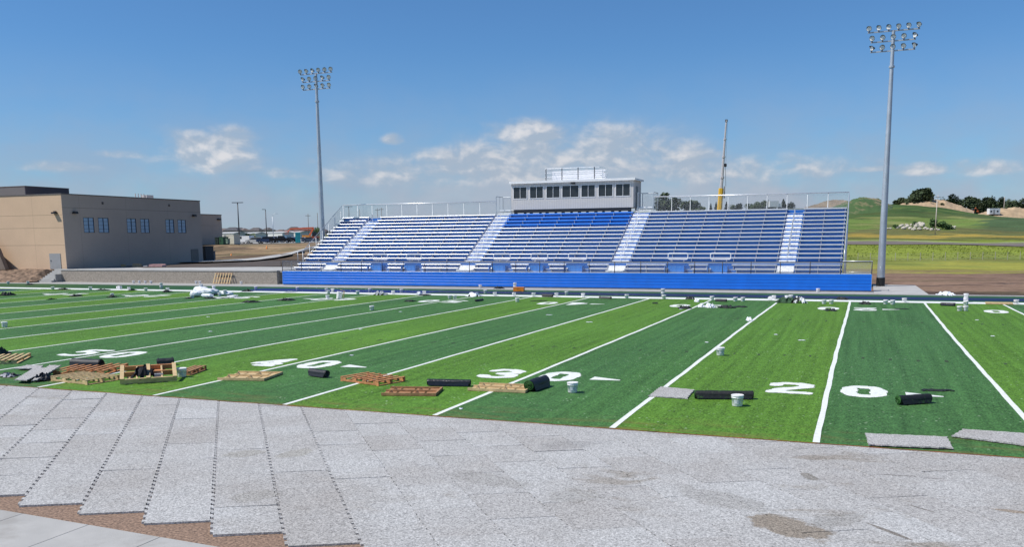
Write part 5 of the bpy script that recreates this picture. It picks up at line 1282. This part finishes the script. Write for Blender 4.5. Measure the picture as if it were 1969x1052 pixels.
TR=[(1277,369,30,400,'round','large dark tree right beside the press box landing'),(1296,379,24,405,'round','lower tree just right of the large tree by the press box'),(1331,384.5,34,400,'round','wide dark tree behind the right seats, right of the press box trees'),
(1366,391,8,420,'cone','small pointed tree left of the crane boom'),(1376,388,9,415,'cone','pointed tree just left of the crane boom'),(1396,388,11,410,'cone','pointed tree just right of the crane boom'),
(1409,393,12,420,'round','small dark tree right of the crane boom'),(1422,390,16,415,'round','low dark tree between the crane boom and the dense group'),(1440,391,18,410,'round','low dark tree left of the dense group'),
(1455,387,18,405,'round','dark tree left part of the dense group'),(1467,385,18,408,'round','tallest tree of the dense group left of the white truck'),(1481,388,16,415,'round','dark tree right beside the dense group behind the white truck'),
(1505,383,17,400,'cone','pointed dark tree right of the white truck'),(1521,387,15,410,'round','small dark tree farther right of the white truck'),
(1731,380,26,395,'round','low bushy tree left of the big hilltop trees'),(1758,365,26,385,'round','left one of the two big trees on the hilltop'),(1777,360,30,388,'round','right and tallest of the two big trees on the hilltop'),
(1810,378,14,470,'round','small tree right behind the sand mound'),(1829,371,20,465,'round','tall pointed tree right of the sand mound'),(1822,382,22,470,'round','lower tree in front of the tall one right of the sand mound'),
(1845,382,22,480,'round','tree in the right tree line after the tall one'),(1861,376.5,28,480,'round','broad tree in the right tree line'),(1878,382,22,485,'round','dark tree in the right tree line near the orange machine'),
(1893,378,26,480,'round','tall broad tree in the middle of the right tree line'),(1909,383,22,480,'round','tree in the right tree line above the white trailer'),(1922,379,20,485,'round','tree left of the far right utility pole'),
(1936,380,16,480,'round','narrow tree just right of the far right utility pole'),(1948,384,24,480,'round','low tree in the right tree line near the edge'),(1964,379,22,480,'round','tree at the right edge of the photo'),(1981,381,26,480,'round','last tree of the line cut by the right edge')]
for u,rt,w,d,k,lab in TR: tree(u,rt,w*1.3,d,lab,lfD if k=='round' else lfC,'round' if k=='round' else 'cone',n=1500 if w>18 else 900)
for (u,rt,w,dep,lab) in ((432,448,10,600,'small green tree right of the annex corner'),(470,447,22,520,'wide green bush line above the white van'),(487,448,16,530,'green tree above the silver minivan'),(450,446,12,560,'dark small tree behind the cream generator'),(522,446,10,600,'small dark tree beneath the curved street light'),(610,436,24,620,'tree behind the left floodlight pole')):
    tree(u,rt,w,dep,lab,lfG if w>12 else lfD,'round',n=400)
# bush and boulders on the hillside
def hrow(u,row,lo=198,hi=368):
    for i in range(26):
        m_=(lo+hi)/2; p=ondepth(u,row,m_)
        if gz(p.x,p.y)>p.z: hi=m_
        else: lo=m_
    p=ondepth(u,row,m_); return Vector((p.x,p.y,gz(p.x,p.y))),m_
for u,row,wpx,hpx,lab in ((1793,440,24,19,'tall green bush among the pale boulders'),(1812,441,26,15,'wide green bush at the right of the pale boulders'),(1826,441,14,9,'small low bush at the right end of the boulders'),(1757,438,10,12,'small bush left of the big boulders'),(1721,440,10,8,'small dark bush at the left end of the boulders')):
    p,dep=hrow(u,row); w=wpx/F*dep; h=hpx/F*dep; rg=random.Random(int(u)); e=empty('hillside_bush',p,0,lab,'bush','bushes among the boulders'); tree_mesh(w,h*1.05,800,rg).build('foliage',lfG,e); trunk_mesh(w*.6,h*.5,rg).build('stem',barkM,e)
rockM=mat('pale_boulder',(.52,.47,.40),.9,var=.25,scale=1.2,bump=.5,bscale=3)
rg=random.Random(33)
RK=[(1706,441,8,3),(1712,440.5,6,3),(1726,440,8,6),(1732,437.5,9,6),(1738,441,9,6),(1745,438,8,6),(1750,441,8,5),(1735,434.5,6,4),(1743,434,6,4),(1761,438,12,11),(1768,442,10,5),(1772,437,12,10),(1757,442.5,10,4),(1779,441,9,5),(1768,432,8,6),(1775,432.5,7,5),(1784,442,7,4),(1791,443,7,5),(1800,442.5,6,4),(1829,438,7,4),(1833,441,8,5),(1836,437,5,3),(1752,434,5,4),(1805,443,6,3)]
wd_=['small pale boulder','pale boulder','broad pale boulder','large pale boulder']
plc=['at the far left of the rock line','second from the left end of the rock line','in the left cluster, lower left','in the left cluster, upper left','in the left cluster, lower middle','in the left cluster, upper right','in the left cluster, lower right','topmost left in the left cluster','topmost right in the left cluster','the big one left of centre','low in front of the big pair','the big one beside the green bush','low under the left big boulder','at the foot of the green bush','perched on top of the big pair, left','perched on top of the big pair, right','under the left edge of the bush','in front of the bush middle','in front of the bush, right of middle','right end group, upper left','right end group, lowest','right end group, farthest right','between the left cluster and the big pair','low before the wide bush']
for i,(u,row,wpx,hpx) in enumerate(RK):
    p,dep=hrow(u,row); w=wpx/F*dep*.56; h=hpx/F*dep*.6; b=MB(); n=10; m_=7
    for a in range(m_+1):
        t=math.pi*a/m_
        for j in range(n): q=2*math.pi*j/n; f=rg.uniform(.82,1.12); b.v.append((w*math.sin(t)*math.cos(q)*f,w*.8*math.sin(t)*math.sin(q)*f,h*.6+h*math.cos(t)*f))
    b.f=[(a*n+j,(a+1)*n+j,(a+1)*n+(j+1)%n,a*n+(j+1)%n) for a in range(m_) for j in range(n)]; b.mi=[0]*len(b.f)
    o=b.build('boulder',rockM,loc=p,rotz=rg.uniform(0,6)); tag(o,(wd_[0 if wpx<7 else 1 if wpx<9 else 2 if wpx<12 else 3]+' on the hillside, '+plc[i]),'boulder','pale boulders on the hillside')
# mounds of earth
def mound(u0,u1,rowf,dep,thick,m,name,base=None,rough=.16,seed=1):
    rg=random.Random(seed); n=60; k=16; b=MB()
    for i in range(n+1):
        u=u0+(u1-u0)*i/n
        for j in range(k+1):
            s=j/k; dd=dep+thick*(s-.5); q=at(u,420,dd); top=ondepth(u,rowf(u),dep).z; g=at(u,420,dep).z; H=max(0,top-g); f=math.sin(math.pi*s)**1.1
            b.v.append((q.x,q.y,q.z-.4+(H+.4)*f+ (rg.uniform(-rough,rough)*f*min(1,H/2))+.9*f*min(1,H/3)*MN.fractal(Vector((q.x*.12,q.y*.12,seed)),.8,2.,4)))
    b.f=[(i*(k+1)+j,(i+1)*(k+1)+j,(i+1)*(k+1)+j+1,i*(k+1)+j+1) for i in range(n) for j in range(k)]; b.mi=[0]*len(b.f)
    return tag(b.build(name,m,smooth=True),kind='structure')
sand=mat('sand',(.44,.315,.19),.95,var=.25,scale=.25,world=True,bump=.6,bscale=1.2)
mg=mat('mound_grass',rough=.95,fn=lambda T,v:T.mix(T.mapr(T.noise(T.pos(),.11,5,.65),.50,.60,0,.75),T.mix(T.noise(T.pos(),.5,4),(.04,.085,.025),(.07,.13,.035)),(.30,.22,.13)))
s1=[(1722,397),(1735,391),(1750,388.5),(1770,386),(1785,384),(1800,384.5),(1815,386),(1830,392),(1850,398),(1872,406)]
mound(1722,1872,lambda u:interp(s1,u),395,44,sand,'sand_mound',seed=2)
for u,row,wp,hp,lab in ((1744,392,7,4,'tiny bush low on the left flank of the sand mound'),(1757,391,6,4,'tiny bush left of the sand mound middle'),(1765,393.5,8,4,'dark bush in the middle of the sand mound'),(1790,388,5,4,'tiny bush near the top of the sand mound'),(1811,394,8,4,'dark bush on the right flank of the sand mound')):
    q=ondepth(u,row,381); w=wp/F*381; h=hp/F*381; rgx=random.Random(int(u)); e=empty('mound_bush',q-Vector((0,0,.3)),0,lab,'bush','small bushes on the sand mound'); tree_mesh(w,h*1.3,260,rgx).build('foliage',lfD,e); trunk_mesh(w*.5,h*.5,rgx).build('stem',barkM,e)
s2=[(1878,412),(1890,408),(1915,402),(1935,401),(1950,399),(1970,402),(2000,404),(2040,412)]
mound(1878,2040,lambda u:interp(s2,u),440,40,sand,'sand_mound',seed=3)
s3=[(1600,398),(1630,388),(1650,382),(1667,380),(1685,383),(1700,390),(1715,397)]
mound(1600,1715,lambda u:interp(s3,u),350,46,mg,'grass_mound',seed=4)
s4=[(1545,400),(1565,393),(1585,387),(1610,385),(1640,386),(1660,392)]
mound(1545,1662,lambda u:interp(s4,u),390,40,mat('brown_mound',(.24,.19,.13),.95,var=.4,scale=.2,world=True),'dirt_mound',seed=5)
# far small things on the right
def p_at(u,row,dep): return at(u,row,dep,.1)
p=p_at(1489,401,395); p.z=ondepth(1489,402,395).z; e=empty('box_truck',p,FA,'white box truck seen through the back fence behind the right seats','truck')
b=MB(); b.box(-2.4,1.6,-1.1,1.1,.9,3.5); b.build('cargo_box',mat('white_paint',(.74,.74,.74),.5),e); b=MB(); b.box(1.65,2.9,-1,1,.6,2.3); b.build('cab',mat('white_paint'),e); 
for sx in (-1.6,2.2): b=MB(); b.tube((sx,-1.1,.45),(sx,1.1,.45),.45,n=12); b.build('wheel_pair',tyre,e)
p=p_at(1913,410,425); p.z+=1.0; e=empty('site_trailer',p,FA,'white site trailer on the sand mound at the right','trailer'); b=MB(); b.box(-3.2,1.8,-1.2,1.2,.7,3.4); b.build('body',mat('white_paint'),e); b=MB(); b.box(-1.5,-.7,-1.23,-1.202,.8,2.8); b.build('door',mat('grey_door'),e); b=MB(); b.tube((-.8,-1.1,.4),(-.8,1.1,.4),.4,n=12); b.build('wheel_pair',tyre,e); b=MB(); b.box(-2.8,-2.,-1.22,-1.202,1.6,2.4); b.box(.2,1.,-1.22,-1.202,1.6,2.4); b.build('windows',carglass,e)
def digger(u,row,dep,rot,label,c,s=1.):
    p=p_at(u,row,dep); p.z+=.8; e=empty('excavator',p,FA+rot,label,'excavator','orange machines on the sand'); e.scale=(s,)*3; m=mat('machine_orange',(.62,.14,.04),.5)
    b=MB(); b.box(-1.8,1.8,-1.3,-.7,0,.8); b.box(-1.8,1.8,.7,1.3,0,.8); b.build('tracks',darkmetal,e); b=MB(); b.box(-2,1.2,-1.2,1.2,.9,1.9); b.build('body',m,e); b=MB(); b.box(.0,1.2,-1.15,-.1,1.901,2.9); b.build('cab',carglass,e)
    b=MB(); b.tube((1.2,.3,1.5),(3.2,.3,3.4),.22,n=4); b.tube((3.2,.3,3.4),(4.6,.3,1.6),.18,n=4); b.build('arm',m,e); b=MB(); b.box(4.3,5.0,-.2,.8,.9,1.6); b.build('scoop',m,e)
digger(1868,404,428,.2,'small orange excavator at the right foot of the left sand mound',0,.8); digger(1936,404,432,3.2,'orange excavator working beside the white trailer on the right mound',0,1.)
upole(1797,468,385,232,'pale utility pole standing by the road on the hillside',False); upole(1930,405,378,440,'white pole behind the white trailer at the far right',False,None); upole(1803,390,375,400,'short pole on the sand mound top',True)
# wire fence in the tall grass, right side
fe=None
fu=[1650+i*24 for i in range(16)]
for i,u in enumerate(fu):
    p=at(u,490,158)
    if fe is None: fe=empty('wire_fence',p,0,'thin wire fence with slim posts in the tall grass below the road','fence'); fp=p.copy()
    b=MB(); q=p-fp; b.tube((q.x,q.y,-.2),(q.x,q.y,1.25),.045,n=6); b.build('post',mat('pale_post',(.42,.38,.32),.8),fe)
b=MB()
for k in (.35,.75,1.15): b.path([(at(u,490,158)-fp)+Vector((0,0,k)) for u in fu],.012,4)
b.build('wires',galv,fe)
# ================================================================ CRANE
p=at(1382,455,230); p.z=max(p.z,0); e=empty('mobile_crane',p,FA,'telescopic crane with yellow base section and long grey boom behind the right seats','crane')
def cpt(u,row): q=ondepth(u,row,230)-p; return Vector((q.dot(RH),0,q.z))
cy=mat('crane_yellow',(.70,.42,.03),.45,var=.06); cg=mat('crane_grey',(.50,.48,.50),.6,.0,var=.1)
P0=cpt(1381,440);P1=cpt(1386.5,362);P2=cpt(1388.8,340);P3=cpt(1391.5,300);P4=cpt(1394,266);P5=cpt(1396.8,231)
b=MB(); b.tube(P0,P1,.66,.60,n=6); b.build('boom_base',cy,e)
for a,c,r in ((P1,P2,.40),(P2,P3,.34),(P3,P4,.28),(P4,P5,.22)): b=MB(); b.tube(a,c,r,r*.92,n=6); b.tube(c-(c-a).normalized()*.4,c,r*1.25,n=6); b.build('boom_section',cg,e)
b=MB(); b.box(P5.x-.3,P5.x+.28,-.2,.2,P5.z-.35,P5.z+.2); b.build('boom_head',mat('crane_head',(.10,.10,.11),.5),e)
b=MB(); hp=cpt(1394.8,317.5); b.path([P1+Vector((1.2,0,.5)),hp],.05,4); b.path([P5+Vector((.3,0,-.3)),hp+Vector((.1,0,.5))],.025,4); b.lathe([(0,-.5),(.35,-.3),(.35,.3),(0,.5)],8,c=hp); b.build('hook_block',darkmetal,e)
b=MB(); b.box(P1.x+.75,P1.x+1.0,-.3,.3,P1.z-2.5,P1.z+.5); b.build('boom_brackets',cg,e)
b=MB(); b.box(-5,6,-1.4,1.4,1.0,2.0); b.build('carrier',cy,e); b=MB(); b.box(3.8,6,-1.2,1.2,2.001,3.3); b.build('cab',carglass,e); b=MB(); b.box(-4,1,-1.3,1.3,2.002,3.4); b.build('counterweight',cy,e)
for sx in (-4,-2.4,2.4,4.4):
    for sy in (-1,1): b=MB(); b.tube((sx,sy*1.3-.2,.65),(sx,sy*1.3+.2,.65),.65,n=14); b.build('wheel',tyre,e)
# tall grass and weeds on the bank below the road
b=MB(); rg=random.Random(77)
for i in range(1400):
    u=rg.uniform(1600,2050); d=158+22*rg.random()**.7; p=Vector((CX,CY,0))+FH*d+RH*(d*(u-984.5)/(F*1.0115)); z=gz(p.x,p.y); h=rg.uniform(.08,.22)*(1.4 if rg.random()>.95 else 1); w=rg.uniform(.10,.28); a=rg.uniform(0,3.14); dx=math.cos(a)*w; dy_=math.sin(a)*w
    b.add([(p.x-dx,p.y-dy_,z-.05),(p.x+dx,p.y+dy_,z-.05),(p.x+dx*.4+rg.uniform(-.2,.2),p.y,z+h)],[(0,1,2)])
gr=b.build('tall_grass',mat('tall_grass_blades',(.20,.245,.04),.9,var=.25,scale=.4,world=True,spec=.1)); tag(gr,'tall yellow green grass on the bank below the road','grass',kind='stuff')
